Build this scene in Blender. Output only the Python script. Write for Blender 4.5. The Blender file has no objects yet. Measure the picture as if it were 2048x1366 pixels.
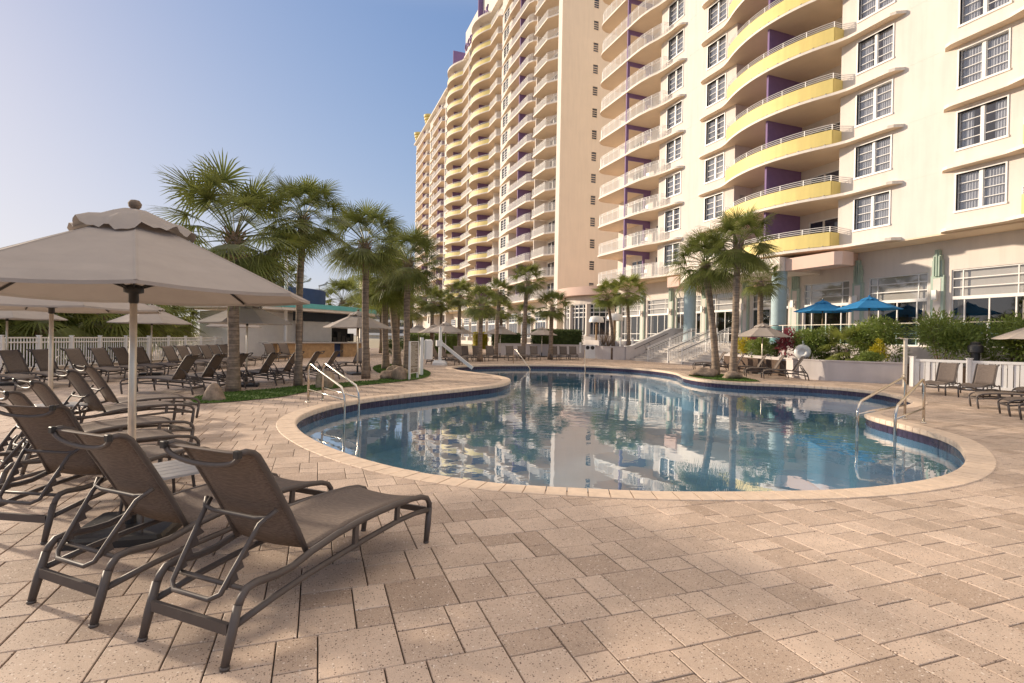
import bpy, bmesh, math, random
from mathutils import Vector, Matrix
R = math.radians
PI = math.pi
rnd = random.Random(7)
S = bpy.context.scene
COL = S.collection

# ---------------------------------------------------------------- camera
cam_d = bpy.data.cameras.new('camera'); cam = bpy.data.objects.new('camera', cam_d); COL.objects.link(cam)
cam_d.sensor_width = 36.0; cam_d.lens = 1083.66 / 2048 * 36
cam_d.clip_start = 0.05; cam_d.clip_end = 3000
HC = 1.5
def cam_axes():
    p, r, h = R(-0.393), R(1.038), R(110.843)
    n = Vector((math.sin(h), -math.cos(h), 0)); t = Vector((math.cos(h), math.sin(h), 0))
    fw = Vector((0, math.cos(p), math.sin(p))); up = Vector((0, -math.sin(p), math.cos(p))); rt = Vector((1, 0, 0))
    a = rt * math.cos(r) + up * math.sin(r); b = -rt * math.sin(r) + up * math.cos(r)
    w = lambda v: Vector((n.dot(v), t.dot(v), v.z))
    return w(a), w(b), w(fw)
_a, _b, _f = cam_axes()
cam.matrix_world = Matrix(((_a.x, _b.x, -_f.x, 0), (_a.y, _b.y, -_f.y, 0), (_a.z, _b.z, -_f.z, HC), (0, 0, 0, 1)))
S.camera = cam

# ---------------------------------------------------------------- sky, sun, exposure
SUN_AZ = R(47)      # from -X towards +Y
SUN_EL = R(15)
sdir = Vector((-math.cos(SUN_AZ) * math.cos(SUN_EL), math.sin(SUN_AZ) * math.cos(SUN_EL), math.sin(SUN_EL)))
W = bpy.data.worlds.new('World'); S.world = W; W.use_nodes = True
nt = W.node_tree; nt.nodes.clear()
sky = nt.nodes.new('ShaderNodeTexSky'); sky.sky_type = 'NISHITA'; sky.sun_disc = False
sky.sun_elevation = SUN_EL; sky.sun_rotation = math.atan2(sdir.x, sdir.y)
sky.air_density = 1.0; sky.dust_density = 0.8; sky.ozone_density = 3.0; sky.altitude = 0
bg = nt.nodes.new('ShaderNodeBackground'); bg.inputs['Strength'].default_value = 0.15
wo = nt.nodes.new('ShaderNodeOutputWorld')
# soft shoulder so the glow round the low sun stays within range, as on a hazy morning
sc_ = nt.nodes.new('ShaderNodeVectorMath'); sc_.operation = 'MULTIPLY_ADD'; sc_.inputs[1].default_value = (0.405, 0.357, 0.446); sc_.inputs[2].default_value = (1, 1, 1)
dv_ = nt.nodes.new('ShaderNodeVectorMath'); dv_.operation = 'DIVIDE'
nt.links.new(sky.outputs[0], sc_.inputs[0]); nt.links.new(sky.outputs[0], dv_.inputs[0]); nt.links.new(sc_.outputs[0], dv_.inputs[1])
tn_ = nt.nodes.new('ShaderNodeVectorMath'); tn_.operation = 'MULTIPLY'; tn_.inputs[1].default_value = (0.97, 0.86, 1.10)
nt.links.new(dv_.outputs[0], tn_.inputs[0]); # cloud-like glow added overhead, out of view, to fill the shade; clear blue below
tg_ = nt.nodes.new('ShaderNodeTexCoord'); sp_ = nt.nodes.new('ShaderNodeSeparateXYZ'); nt.links.new(tg_.outputs['Generated'], sp_.inputs[0])
cn2 = nt.nodes.new('ShaderNodeTexNoise'); cn2.inputs['Scale'].default_value = 2.4; cn2.inputs['Detail'].default_value = 7; nt.links.new(tg_.outputs['Generated'], cn2.inputs['Vector'])
zr_ = nt.nodes.new('ShaderNodeMapRange'); zr_.inputs[1].default_value = 0.50; zr_.inputs[2].default_value = 0.72; zr_.interpolation_type = 'SMOOTHSTEP'
nt.links.new(sp_.outputs[2], zr_.inputs[0])
nr_ = nt.nodes.new('ShaderNodeMapRange'); nr_.inputs[1].default_value = 0.30; nr_.inputs[2].default_value = 0.55; nt.links.new(cn2.outputs['Fac'], nr_.inputs[0])
ml_ = nt.nodes.new('ShaderNodeMath'); ml_.operation = 'MULTIPLY'; nt.links.new(zr_.outputs[0], ml_.inputs[0]); nt.links.new(nr_.outputs[0], ml_.inputs[1])
mx_ = nt.nodes.new('ShaderNodeMixRGB'); mx_.inputs[2].default_value = (3.75, 3.25, 2.75, 1); nt.links.new(ml_.outputs[0], mx_.inputs[0])
hs_ = nt.nodes.new('ShaderNodeHueSaturation'); hs_.inputs['Saturation'].default_value = 1.22; hs_.inputs['Value'].default_value = 1.06
nt.links.new(tn_.outputs[0], hs_.inputs['Color']); nt.links.new(hs_.outputs[0], mx_.inputs[1]); nt.links.new(mx_.outputs[0], bg.inputs[0]); nt.links.new(bg.outputs[0], wo.inputs[0])
sl = bpy.data.lights.new('sun', 'SUN'); sl.energy = 2.05; sl.angle = R(2.2); sl.color = (1.0, 0.84, 0.65)
so = bpy.data.objects.new('sun', sl); COL.objects.link(so); so.location = (-40, 40, 60)
so.rotation_euler = (-sdir).to_track_quat('-Z', 'Y').to_euler()
S.view_settings.view_transform = 'Standard'; S.view_settings.look = 'None'
S.view_settings.exposure = 1.42; S.view_settings.gamma = 1.0
S.cycles.max_bounces = 7; S.cycles.transparent_max_bounces = 16
S.cycles.use_denoising = True

# ---------------------------------------------------------------- materials
def node(nt_, kind, **kw):
    n = nt_.nodes.new(kind)
    for k, v in kw.items(): setattr(n, k, v)
    return n
def mat(name, color, rough=0.7, metal=0.0, spec=0.5, var=0.12, scale=3.0, bump=0.0, bscale=40.0, translucent=0.0,
        objvar=0.0, stain=0.0, coord='Object'):
    m = bpy.data.materials.new(name); m.use_nodes = True
    t = m.node_tree; b = t.nodes['Principled BSDF']; out = t.nodes['Material Output']
    b.inputs['Roughness'].default_value = rough; b.inputs['Metallic'].default_value = metal
    b.inputs['Specular IOR Level'].default_value = spec
    tc = node(t, 'ShaderNodeTexCoord')
    nz = node(t, 'ShaderNodeTexNoise'); nz.inputs['Scale'].default_value = scale; nz.inputs['Detail'].default_value = 6
    nz.inputs['Roughness'].default_value = 0.65
    t.links.new(tc.outputs[coord], nz.inputs['Vector'])
    mr = node(t, 'ShaderNodeMapRange'); mr.inputs[1].default_value = 0.3; mr.inputs[2].default_value = 0.7
    mr.inputs[3].default_value = 1 - var; mr.inputs[4].default_value = 1 + var
    t.links.new(nz.outputs['Fac'], mr.inputs[0])
    hs = node(t, 'ShaderNodeHueSaturation'); hs.inputs['Color'].default_value = (*color, 1)
    t.links.new(mr.outputs[0], hs.inputs['Value'])
    last = hs.outputs[0]
    if objvar:
        oi = node(t, 'ShaderNodeObjectInfo'); m2 = node(t, 'ShaderNodeMapRange')
        m2.inputs[3].default_value = 1 - objvar; m2.inputs[4].default_value = 1 + objvar
        t.links.new(oi.outputs['Random'], m2.inputs[0])
        h2 = node(t, 'ShaderNodeHueSaturation'); t.links.new(last, h2.inputs['Color']); t.links.new(m2.outputs[0], h2.inputs['Value'])
        last = h2.outputs[0]
    if stain:
        mp = node(t, 'ShaderNodeMapping'); mp.inputs['Scale'].default_value = (1.3, 1.3, 0.12)
        t.links.new(tc.outputs[coord], mp.inputs[0])
        n2 = node(t, 'ShaderNodeTexNoise'); n2.inputs['Scale'].default_value = 2.2; n2.inputs['Detail'].default_value = 5
        t.links.new(mp.outputs[0], n2.inputs['Vector'])
        r2 = node(t, 'ShaderNodeMapRange'); r2.inputs[1].default_value = 0.42; r2.inputs[2].default_value = 0.75
        r2.inputs[3].default_value = 1.0; r2.inputs[4].default_value = 1 - stain
        t.links.new(n2.outputs['Fac'], r2.inputs[0])
        h3 = node(t, 'ShaderNodeHueSaturation'); t.links.new(last, h3.inputs['Color']); t.links.new(r2.outputs[0], h3.inputs['Value'])
        last = h3.outputs[0]
    t.links.new(last, b.inputs['Base Color'])
    if bump:
        n3 = node(t, 'ShaderNodeTexNoise'); n3.inputs['Scale'].default_value = bscale; n3.inputs['Detail'].default_value = 5
        t.links.new(tc.outputs[coord], n3.inputs['Vector'])
        bp = node(t, 'ShaderNodeBump'); bp.inputs['Strength'].default_value = bump; bp.inputs['Distance'].default_value = 0.02
        t.links.new(n3.outputs['Fac'], bp.inputs['Height']); t.links.new(bp.outputs[0], b.inputs['Normal'])
    if translucent:
        tr = node(t, 'ShaderNodeBsdfTranslucent'); mx = node(t, 'ShaderNodeMixShader'); mx.inputs[0].default_value = translucent
        t.links.new(last, tr.inputs[0]); t.links.new(b.outputs[0], mx.inputs[1]); t.links.new(tr.outputs[0], mx.inputs[2])
        t.links.new(mx.outputs[0], out.inputs[0])
    return m
def glass_mat(name, tint, f0=0.06, rough=0.01, bump=0.0, bscale=1.0, stretch=(1, 1, 1), detail=3, dist=0.05, ior=1.33, coord='Object'):
    """a surface that reflects by Fresnel and lets tinted light through"""
    m = bpy.data.materials.new(name); m.use_nodes = True; t = m.node_tree; t.nodes.clear()
    out = node(t, 'ShaderNodeOutputMaterial'); gl = node(t, 'ShaderNodeBsdfGlossy'); gl.inputs['Roughness'].default_value = rough
    tr = node(t, 'ShaderNodeBsdfTransparent'); tr.inputs[0].default_value = (*tint, 1)
    fr = node(t, 'ShaderNodeFresnel'); fr.inputs['IOR'].default_value = ior
    ad = node(t, 'ShaderNodeMath', operation='MULTIPLY_ADD'); ad.inputs[1].default_value = 1 - f0; ad.inputs[2].default_value = f0
    t.links.new(fr.outputs[0], ad.inputs[0])
    ge = node(t, 'ShaderNodeNewGeometry'); nb = node(t, 'ShaderNodeMath', operation='SUBTRACT'); nb.inputs[0].default_value = 1.0
    t.links.new(ge.outputs['Backfacing'], nb.inputs[1]); fb = node(t, 'ShaderNodeMath', operation='MULTIPLY')
    t.links.new(ad.outputs[0], fb.inputs[0]); t.links.new(nb.outputs[0], fb.inputs[1])
    mx = node(t, 'ShaderNodeMixShader'); t.links.new(fb.outputs[0], mx.inputs[0])
    t.links.new(tr.outputs[0], mx.inputs[1]); t.links.new(gl.outputs[0], mx.inputs[2]); t.links.new(mx.outputs[0], out.inputs[0])
    if bump:
        tc = node(t, 'ShaderNodeTexCoord'); mp = node(t, 'ShaderNodeMapping'); mp.inputs['Scale'].default_value = stretch
        t.links.new(tc.outputs[coord], mp.inputs[0])
        nz = node(t, 'ShaderNodeTexNoise'); nz.inputs['Scale'].default_value = bscale; nz.inputs['Detail'].default_value = detail
        t.links.new(mp.outputs[0], nz.inputs['Vector'])
        # ripples come in patches: calm and ruffled water
        n2 = node(t, 'ShaderNodeTexNoise'); n2.inputs['Scale'].default_value = bscale * 0.09; n2.inputs['Detail'].default_value = 1
        t.links.new(tc.outputs[coord], n2.inputs['Vector'])
        r2 = node(t, 'ShaderNodeMapRange'); r2.inputs[1].default_value = 0.42; r2.inputs[2].default_value = 0.6
        r2.inputs[3].default_value = 0.25; r2.inputs[4].default_value = 1.0
        t.links.new(n2.outputs['Fac'], r2.inputs[0])
        ml = node(t, 'ShaderNodeMath', operation='MULTIPLY'); t.links.new(nz.outputs['Fac'], ml.inputs[0]); t.links.new(r2.outputs[0], ml.inputs[1])
        bp = node(t, 'ShaderNodeBump'); bp.inputs['Strength'].default_value = bump; bp.inputs['Distance'].default_value = dist
        t.links.new(ml.outputs[0], bp.inputs['Height'])
        t.links.new(bp.outputs[0], gl.inputs['Normal']); t.links.new(bp.outputs[0], fr.inputs['Normal'])
    return m
def paver_mat():
    m = bpy.data.materials.new('paver concrete'); m.use_nodes = True; t = m.node_tree; b = t.nodes['Principled BSDF']
    b.inputs['Roughness'].default_value = 0.62; b.inputs['Specular IOR Level'].default_value = 0.45
    tc = node(t, 'ShaderNodeTexCoord'); at = node(t, 'ShaderNodeAttribute', attribute_name='tone')
    mixc = node(t, 'ShaderNodeMixRGB'); mixc.inputs[1].default_value = (0.40, 0.295, 0.222, 1); mixc.inputs[2].default_value = (0.65, 0.505, 0.395, 1)
    t.links.new(at.outputs['Fac'], mixc.inputs[0])
    nz = node(t, 'ShaderNodeTexNoise'); nz.inputs['Scale'].default_value = 2.5; nz.inputs['Detail'].default_value = 8; nz.inputs['Roughness'].default_value = 0.7
    t.links.new(tc.outputs['Object'], nz.inputs['Vector'])
    mr = node(t, 'ShaderNodeMapRange'); mr.inputs[1].default_value = 0.3; mr.inputs[2].default_value = 0.7; mr.inputs[3].default_value = 0.82; mr.inputs[4].default_value = 1.14
    t.links.new(nz.outputs['Fac'], mr.inputs[0])
    hs = node(t, 'ShaderNodeHueSaturation'); t.links.new(mixc.outputs[0], hs.inputs['Color']); t.links.new(mr.outputs[0], hs.inputs['Value'])
    # grit: fine grain, dark pits and pale chips
    ng = node(t, 'ShaderNodeTexNoise'); ng.inputs['Scale'].default_value = 260; ng.inputs['Detail'].default_value = 2
    t.links.new(tc.outputs['Object'], ng.inputs['Vector'])
    rg = node(t, 'ShaderNodeMapRange'); rg.inputs[1].default_value = 0.3; rg.inputs[2].default_value = 0.7; rg.inputs[3].default_value = 0.80; rg.inputs[4].default_value = 1.18
    t.links.new(ng.outputs['Fac'], rg.inputs[0])
    h2 = node(t, 'ShaderNodeHueSaturation'); t.links.new(hs.outputs[0], h2.inputs['Color']); t.links.new(rg.outputs[0], h2.inputs['Value'])
    def flecks(scale, thr, col, prev, soft=0.05, keep=0.5):
        v = node(t, 'ShaderNodeTexVoronoi'); v.inputs['Scale'].default_value = scale
        t.links.new(tc.outputs['Object'], v.inputs['Vector'])
        r = node(t, 'ShaderNodeMapRange'); r.inputs[1].default_value = thr; r.inputs[2].default_value = thr + soft; r.inputs[3].default_value = 1; r.inputs[4].default_value = 0
        t.links.new(v.outputs['Distance'], r.inputs[0])
        sp = node(t, 'ShaderNodeSeparateColor'); t.links.new(v.outputs['Color'], sp.inputs[0])
        g = node(t, 'ShaderNodeMath', operation='GREATER_THAN'); g.inputs[1].default_value = keep; t.links.new(sp.outputs[0], g.inputs[0])
        ml = node(t, 'ShaderNodeMath', operation='MULTIPLY'); t.links.new(r.outputs[0], ml.inputs[0]); t.links.new(g.outputs[0], ml.inputs[1])
        mx = node(t, 'ShaderNodeMixRGB'); mx.inputs[2].default_value = (*col, 1)
        t.links.new(ml.outputs[0], mx.inputs[0]); t.links.new(prev, mx.inputs[1]); return mx.outputs[0]
    c = flecks(62, 0.24, (0.13, 0.085, 0.065), h2.outputs[0], keep=0.66)
    c = flecks(42, 0.20, (0.74, 0.64, 0.55), c, keep=0.74)
    c = flecks(110, 0.26, (0.62, 0.52, 0.43), c, keep=0.6)
    c = flecks(95, 0.25, (0.20, 0.13, 0.10), c, keep=0.7)
    nw = node(t, 'ShaderNodeTexNoise'); nw.inputs['Scale'].default_value = 0.55; nw.inputs['Detail'].default_value = 6; nw.inputs['Roughness'].default_value = 0.6
    t.links.new(tc.outputs['Object'], nw.inputs['Vector'])
    rw_ = node(t, 'ShaderNodeMapRange'); rw_.inputs[1].default_value = 0.35; rw_.inputs[2].default_value = 0.65; rw_.inputs[3].default_value = 0.88; rw_.inputs[4].default_value = 1.07
    t.links.new(nw.outputs['Fac'], rw_.inputs[0]); h5 = node(t, 'ShaderNodeHueSaturation'); t.links.new(c, h5.inputs['Color']); t.links.new(rw_.outputs[0], h5.inputs['Value']); c = h5.outputs[0]
    t.links.new(c, b.inputs['Base Color'])
    bp = node(t, 'ShaderNodeBump'); bp.inputs['Strength'].default_value = 0.25; bp.inputs['Distance'].default_value = 0.004
    t.links.new(ng.outputs['Fac'], bp.inputs['Height']); t.links.new(bp.outputs[0], b.inputs['Normal'])
    return m
M = dict(
 paver=paver_mat(),
 joint=mat('joint sand', (0.055, 0.04, 0.032), 0.9),
 coping=mat('coping stone', (0.68, 0.53, 0.40), 0.6, var=0.13, scale=9, bump=0.2, bscale=120),
 grout=mat('tile grout', (0.16, 0.12, 0.13), 0.8),
 tile=mat('dark tile', (0.045, 0.035, 0.065), 0.15, var=0.35, scale=8),
 plaster=mat('pool plaster', (0.35, 0.53, 0.64), 0.8, var=0.1, scale=1.2),
 grass=mat('turf', (0.075, 0.135, 0.018), 0.9, var=0.45, scale=30),
 stucco=mat('cream stucco', (0.75, 0.675, 0.61), 0.85, var=0.035, scale=0.7, bump=0.06, bscale=30, stain=0.09),
 tan=mat('tan stucco', (0.86, 0.73, 0.57), 0.85, var=0.03, scale=0.4, bump=0.05, bscale=20, stain=0.06),
 slab=mat('slab paint', (0.84, 0.76, 0.665), 0.8, var=0.05, scale=1.5, stain=0.1),
 soffit=mat('soffit bounce tint', (0.80, 0.625, 0.45), 0.85, var=0.04, scale=1.0),  # warm bounced sunlight put into the colour of the undersides
 salmon=mat('salmon stucco', (0.70, 0.50, 0.41), 0.85, var=0.05, scale=1.0, bump=0.05),
 yellow=mat('yellow paint', (0.80, 0.64, 0.22), 0.6, var=0.05, scale=1.2, stain=0.1),
 purple=mat('purple paint', (0.22, 0.135, 0.29), 0.75, var=0.06),
 white=mat('white paint', (0.80, 0.78, 0.75), 0.45, var=0.04),
 vinyl=mat('white vinyl', (0.78, 0.765, 0.735), 0.4, var=0.05),
 green=mat('sage paint', (0.42, 0.52, 0.44), 0.75, var=0.06),
 teal=mat('pale teal paint', (0.40, 0.52, 0.55), 0.7, var=0.07, stain=0.1),
 greywall=mat('grey stucco', (0.60, 0.545, 0.52), 0.85, var=0.06, scale=1.2, bump=0.08, stain=0.1),
 concrete=mat('stair concrete', (0.58, 0.53, 0.48), 0.85, var=0.12, scale=3),
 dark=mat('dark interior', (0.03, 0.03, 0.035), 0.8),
 curtain=mat('curtain', (0.50, 0.48, 0.47), 0.9, var=0.08),
 shade=mat('roller shade', (0.60, 0.53, 0.44), 0.9, var=0.05),
 drape=mat('tan drape', (0.42, 0.35, 0.27), 0.9, var=0.08),
 glass=glass_mat('window glass', (0.80, 0.83, 0.88), 0.10, 0.02, ior=1.5),
 railglass=glass_mat('rail glass', (0.72, 0.86, 0.84), 0.06, 0.02, ior=1.5),
 water=glass_mat('water', (0.60, 0.76, 0.85), 0.42, 0.0, bump=0.115, bscale=2.6, detail=2.5, dist=0.05, ior=1.42),
 darkglass=mat('dark glass', (0.05, 0.055, 0.075), 0.06, spec=0.8, objvar=0.5, var=0.3, scale=0.8),
 bronze=mat('bronze aluminium', (0.105, 0.087, 0.078), 0.56, metal=0.2, spec=0.5, var=0.12, scale=12),
 sling=None,
 canvas=mat('taupe canvas', (0.415, 0.36, 0.318), 0.9, var=0.06, scale=4, bump=0.15, bscale=6, translucent=0.12),
 bluecanvas=mat('blue canvas', (0.02, 0.22, 0.50), 0.8, var=0.1, scale=4, translucent=0.2),
 pole=mat('brushed pole', (0.78, 0.70, 0.58), 0.38, metal=0.6, var=0.1, scale=8),
 steel=mat('stainless steel', (0.62, 0.57, 0.50), 0.22, metal=1.0, var=0.08, scale=10),
 blackm=mat('black metal', (0.03, 0.028, 0.027), 0.45, var=0.1),
 table=mat('table top', (0.46, 0.44, 0.42), 0.5, var=0.1, scale=9),
 frond=mat('palm frond', (0.175, 0.198, 0.052), 0.40, var=0.5, scale=2.5, translucent=0.34),
 frondlight=mat('light palm frond', (0.23, 0.26, 0.06), 0.5, var=0.35, scale=2.5, translucent=0.4),
 dead=mat('dead frond', (0.36, 0.255, 0.14), 0.85, var=0.35, scale=5, translucent=0.15),
 trunk=None,
 boot=mat('leaf bases', (0.28, 0.20, 0.13), 0.9, var=0.4, scale=14, bump=0.5, bscale=30),
 leaf=mat('shrub leaf', (0.20, 0.26, 0.055), 0.5, var=0.5, scale=5, translucent=0.3),
 leafdark=mat('hedge leaf', (0.10, 0.14, 0.035), 0.5, var=0.5, scale=5, translucent=0.25),
 leafpink=mat('pink leaf', (0.42, 0.09, 0.12), 0.45, var=0.5, scale=6, translucent=0.3),
 leafyellow=mat('yellow leaf', (0.45, 0.38, 0.02), 0.5, var=0.4, scale=6, translucent=0.3),
 twig=mat('twig', (0.20, 0.14, 0.09), 0.9, var=0.3, scale=10),
 soil=mat('soil', (0.10, 0.065, 0.045), 0.95, var=0.3, scale=8, bump=0.5),
 rock=mat('weathered rock', (0.27, 0.20, 0.145), 0.9, var=0.45, scale=7, bump=1.0, bscale=12),
 coral=mat('rough stone', (0.36, 0.27, 0.18), 0.95, var=0.5, scale=12, bump=1.0, bscale=14),
 navy=mat('navy paint', (0.035, 0.06, 0.15), 0.7, var=0.1),
 turq=mat('turquoise trim', (0.13, 0.47, 0.47), 0.55, var=0.1),
 fascia=mat('dark fascia', (0.018, 0.028, 0.045), 0.6),
 wood=mat('tan wood', (0.42, 0.27, 0.14), 0.65, var=0.25, scale=4),
 sign=mat('sign board', (0.20, 0.17, 0.13), 0.6, var=0.08),
 letter=mat('sign lettering', (0.74, 0.70, 0.62), 0.6),
 sand=mat('sandy ground', (0.32, 0.28, 0.20), 0.95, var=0.3, scale=0.3),
 terracetile=mat('terrace paving', (0.42, 0.34, 0.28), 0.8, var=0.15, scale=2),
)
def sling_mat():
    m = bpy.data.materials.new('woven sling'); m.use_nodes = True; t = m.node_tree; b = t.nodes['Principled BSDF']; out = t.nodes['Material Output']
    b.inputs['Roughness'].default_value = 0.65; b.inputs['Specular IOR Level'].default_value = 0.35
    tc = node(t, 'ShaderNodeTexCoord'); mp = node(t, 'ShaderNodeMapping'); mp.inputs['Scale'].default_value = (7, 230, 230)
    t.links.new(tc.outputs['Object'], mp.inputs[0])
    nz = node(t, 'ShaderNodeTexNoise'); nz.inputs['Scale'].default_value = 1.6; nz.inputs['Detail'].default_value = 4
    t.links.new(mp.outputs[0], nz.inputs['Vector'])
    cr = node(t, 'ShaderNodeValToRGB'); e = cr.color_ramp.elements
    e[0].position = 0.32; e[0].color = (0.125, 0.097, 0.080, 1); e[1].position = 0.68; e[1].color = (0.27, 0.212, 0.175, 1)
    t.links.new(nz.outputs['Fac'], cr.inputs[0]); t.links.new(cr.outputs[0], b.inputs['Base Color'])
    tr = node(t, 'ShaderNodeBsdfTranslucent'); mx = node(t, 'ShaderNodeMixShader'); mx.inputs[0].default_value = 0.18
    t.links.new(cr.outputs[0], tr.inputs[0]); t.links.new(b.outputs[0], mx.inputs[1]); t.links.new(tr.outputs[0], mx.inputs[2]); t.links.new(mx.outputs[0], out.inputs[0])
    return m
M['sling'] = sling_mat()
def trunk_mat():
    m = mat('palm trunk', (0.27, 0.20, 0.145), 0.92, var=0.3, scale=9, bump=0.7, bscale=18)
    t = m.node_tree; b = t.nodes['Principled BSDF']; tc = [n for n in t.nodes if n.type == 'TEX_COORD'][0]
    mp = node(t, 'ShaderNodeMapping'); mp.inputs['Scale'].default_value = (1.2, 1.2, 11)
    t.links.new(tc.outputs['Object'], mp.inputs[0])
    nz = node(t, 'ShaderNodeTexNoise'); nz.inputs['Scale'].default_value = 1.8; nz.inputs['Detail'].default_value = 5; t.links.new(mp.outputs[0], nz.inputs['Vector'])
    r = node(t, 'ShaderNodeMapRange'); r.inputs[1].default_value = 0.38; r.inputs[2].default_value = 0.62; r.inputs[3].default_value = 0.62; r.inputs[4].default_value = 1.15
    t.links.new(nz.outputs['Fac'], r.inputs[0])
    old = b.inputs['Base Color'].links[0].from_socket
    h = node(t, 'ShaderNodeHueSaturation'); t.links.new(old, h.inputs['Color']); t.links.new(r.outputs[0], h.inputs['Value']); t.links.new(h.outputs[0], b.inputs['Base Color'])
    return m
M['trunk'] = trunk_mat()

# ---------------------------------------------------------------- mesh helpers
def wloc(o):
    v = Vector((0, 0, 0))
    while o is not None: v = v + Vector(o.location); o = o.parent
    return v
class MB:
    def __init__(s): s.v = []; s.f = []; s.tone = None
    def add(s, vs, fs):
        n = len(s.v); s.v += [tuple(v) for v in vs]; s.f += [tuple(n + i for i in f) for f in fs]; return s
    def box(s, x0, x1, y0, y1, z0, z1):
        return s.add([(x0,y0,z0),(x1,y0,z0),(x1,y1,z0),(x0,y1,z0),(x0,y0,z1),(x1,y0,z1),(x1,y1,z1),(x0,y1,z1)],
                     [(0,3,2,1),(4,5,6,7),(0,1,5,4),(1,2,6,5),(2,3,7,6),(3,0,4,7)])
    def bbox(s, x0, x1, y0, y1, z0, z1, b=0.01):
        """box with chamfered vertical and top edges"""
        p = [(x0+b,y0),(x1-b,y0),(x1,y0+b),(x1,y1-b),(x1-b,y1),(x0+b,y1),(x0,y1-b),(x0,y0+b)]
        cx, cy = (x0+x1)/2, (y0+y1)/2
        sx = (x1-x0-2*b)/(x1-x0) if x1 > x0 else 1; sy = (y1-y0-2*b)/(y1-y0) if y1 > y0 else 1
        top = [(cx+(x-cx)*sx, cy+(y-cy)*sy) for x, y in p]
        vs = [(x,y,z0) for x,y in p] + [(x,y,z1-b) for x,y in p] + [(x,y,z1) for x,y in top]
        fs = [tuple(range(7,-1,-1)), tuple(range(16,24))]
        for i in range(8):
            j = (i+1)%8; fs += [(i,j,8+j,8+i),(8+i,8+j,16+j,16+i)]
        return s.add(vs, fs)
    def obox(s, c, u, l, w, h):
        """box centred at c, long axis u (vector), width w across, height h"""
        u = Vector(u).normalized(); up = Vector((0,0,1))
        if abs(u.z) > 0.98: up = Vector((0,1,0))
        a = u.cross(up).normalized(); b = a.cross(u).normalized(); c = Vector(c)
        vs = [c + u*(i*l/2) + a*(j*w/2) + b*(k*h/2) for k in (-1,1) for i, j in ((-1,-1),(1,-1),(1,1),(-1,1))]
        return s.add(vs, [(0,3,2,1),(4,5,6,7),(0,1,5,4),(1,2,6,5),(2,3,7,6),(3,0,4,7)])
    def bar(s, p, q, w, h=None):
        p, q = Vector(p), Vector(q); return s.obox((p+q)/2, q-p, (q-p).length, w, h or w)
    def prism(s, poly, z0, z1, scale_top=None):
        n = len(poly); a = sum(poly[i][0]*poly[(i+1)%n][1]-poly[(i+1)%n][0]*poly[i][1] for i in range(n))
        if a < 0: poly = poly[::-1]
        vs = [(x,y,z0) for x,y in poly] + [(x,y,z1) for x,y in poly]
        return s.add(vs, [tuple(range(n-1,-1,-1)), tuple(range(n,2*n))] + [(i,(i+1)%n,n+(i+1)%n,n+i) for i in range(n)])
    def tube(s, pts, r, n=8, cap=True, flat=1.0):
        pts = [Vector(p) for p in pts]; m = len(pts); rs = r if isinstance(r, (list, tuple)) else [r]*m
        t0 = (pts[1]-pts[0]).normalized(); ref = Vector((0,0,1)) if abs(t0.z) < 0.9 else Vector((1,0,0))
        a = t0.cross(ref).normalized(); base = len(s.v); vs = []
        for i, p in enumerate(pts):
            t = (pts[min(i+1,m-1)] - pts[max(i-1,0)]).normalized()
            a = (a - t*a.dot(t)).normalized(); b = t.cross(a)
            for k in range(n):
                an = 2*PI*(k+0.5)/n; vs.append(p + a*math.cos(an)*rs[i]*flat + b*math.sin(an)*rs[i])
        fs = [(i*n+k, i*n+(k+1)%n, (i+1)*n+(k+1)%n, (i+1)*n+k) for i in range(m-1) for k in range(n)]
        if cap: fs += [tuple(range(n-1,-1,-1)), tuple(range((m-1)*n, m*n))]
        return s.add(vs, fs)
    def lathe(s, prof, n=16, c=(0,0,0), a0=0, a1=2*PI, cap=False):
        full = abs(a1-a0-2*PI) < 1e-6; k = n if full else n+1; vs = []
        for r, z in prof:
            for i in range(k):
                a = a0 + (a1-a0)*i/n; vs.append((c[0]+r*math.cos(a), c[1]+r*math.sin(a), c[2]+z))
        fs = []
        for j in range(len(prof)-1):
            for i in range(n):
                i2 = (i+1)%k if full else i+1
                fs.append((j*k+i, j*k+i2, (j+1)*k+i2, (j+1)*k+i))
        if cap: fs += [tuple(range(k-1,-1,-1)), tuple(range((len(prof)-1)*k, len(prof)*k))]
        return s.add(vs, fs)
    def strip(s, left, right):
        n = len(left); return s.add(list(left)+list(right), [(i,i+1,n+i+1,n+i) for i in range(n-1)])
    def build(s, name, m, parent=None, world=False, smooth=False, loc=None, under=None):
        me = bpy.data.meshes.new(name); off = wloc(parent) if (world and parent) else Vector((0,0,0))
        if loc is not None and not parent: off = Vector(loc)
        vs = [(v[0]-off.x, v[1]-off.y, v[2]-off.z) for v in s.v] if off.length else s.v
        me.from_pydata(vs, [], s.f)
        if s.tone is not None:
            at = me.attributes.new('tone', 'FLOAT', 'FACE'); at.data.foreach_set('value', s.tone)
        me.materials.append(m if not isinstance(m, str) else M[m])
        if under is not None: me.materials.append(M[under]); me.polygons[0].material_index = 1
        if smooth: me.polygons.foreach_set('use_smooth', [True]*len(me.polygons))
        me.update()
        o = bpy.data.objects.new(name, me); COL.objects.link(o)
        if parent: o.parent = parent
        elif loc is not None: o.location = loc
        return o
def smooth_by_angle(o, ang=40):
    me = o.data; me.polygons.foreach_set('use_smooth', [True]*len(me.polygons))
    bm = bmesh.new(); bm.from_mesh(me)
    for e in bm.edges:
        if len(e.link_faces) == 2 and e.calc_face_angle(0) > R(ang): e.smooth = False
    bm.to_mesh(me); bm.free()
def tag(o, label=None, cat=None, group=None, kind=None):
    if label: o['label'] = label
    if cat: o['category'] = cat
    if group: o['group'] = group
    if kind: o['kind'] = kind
    return o
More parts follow.
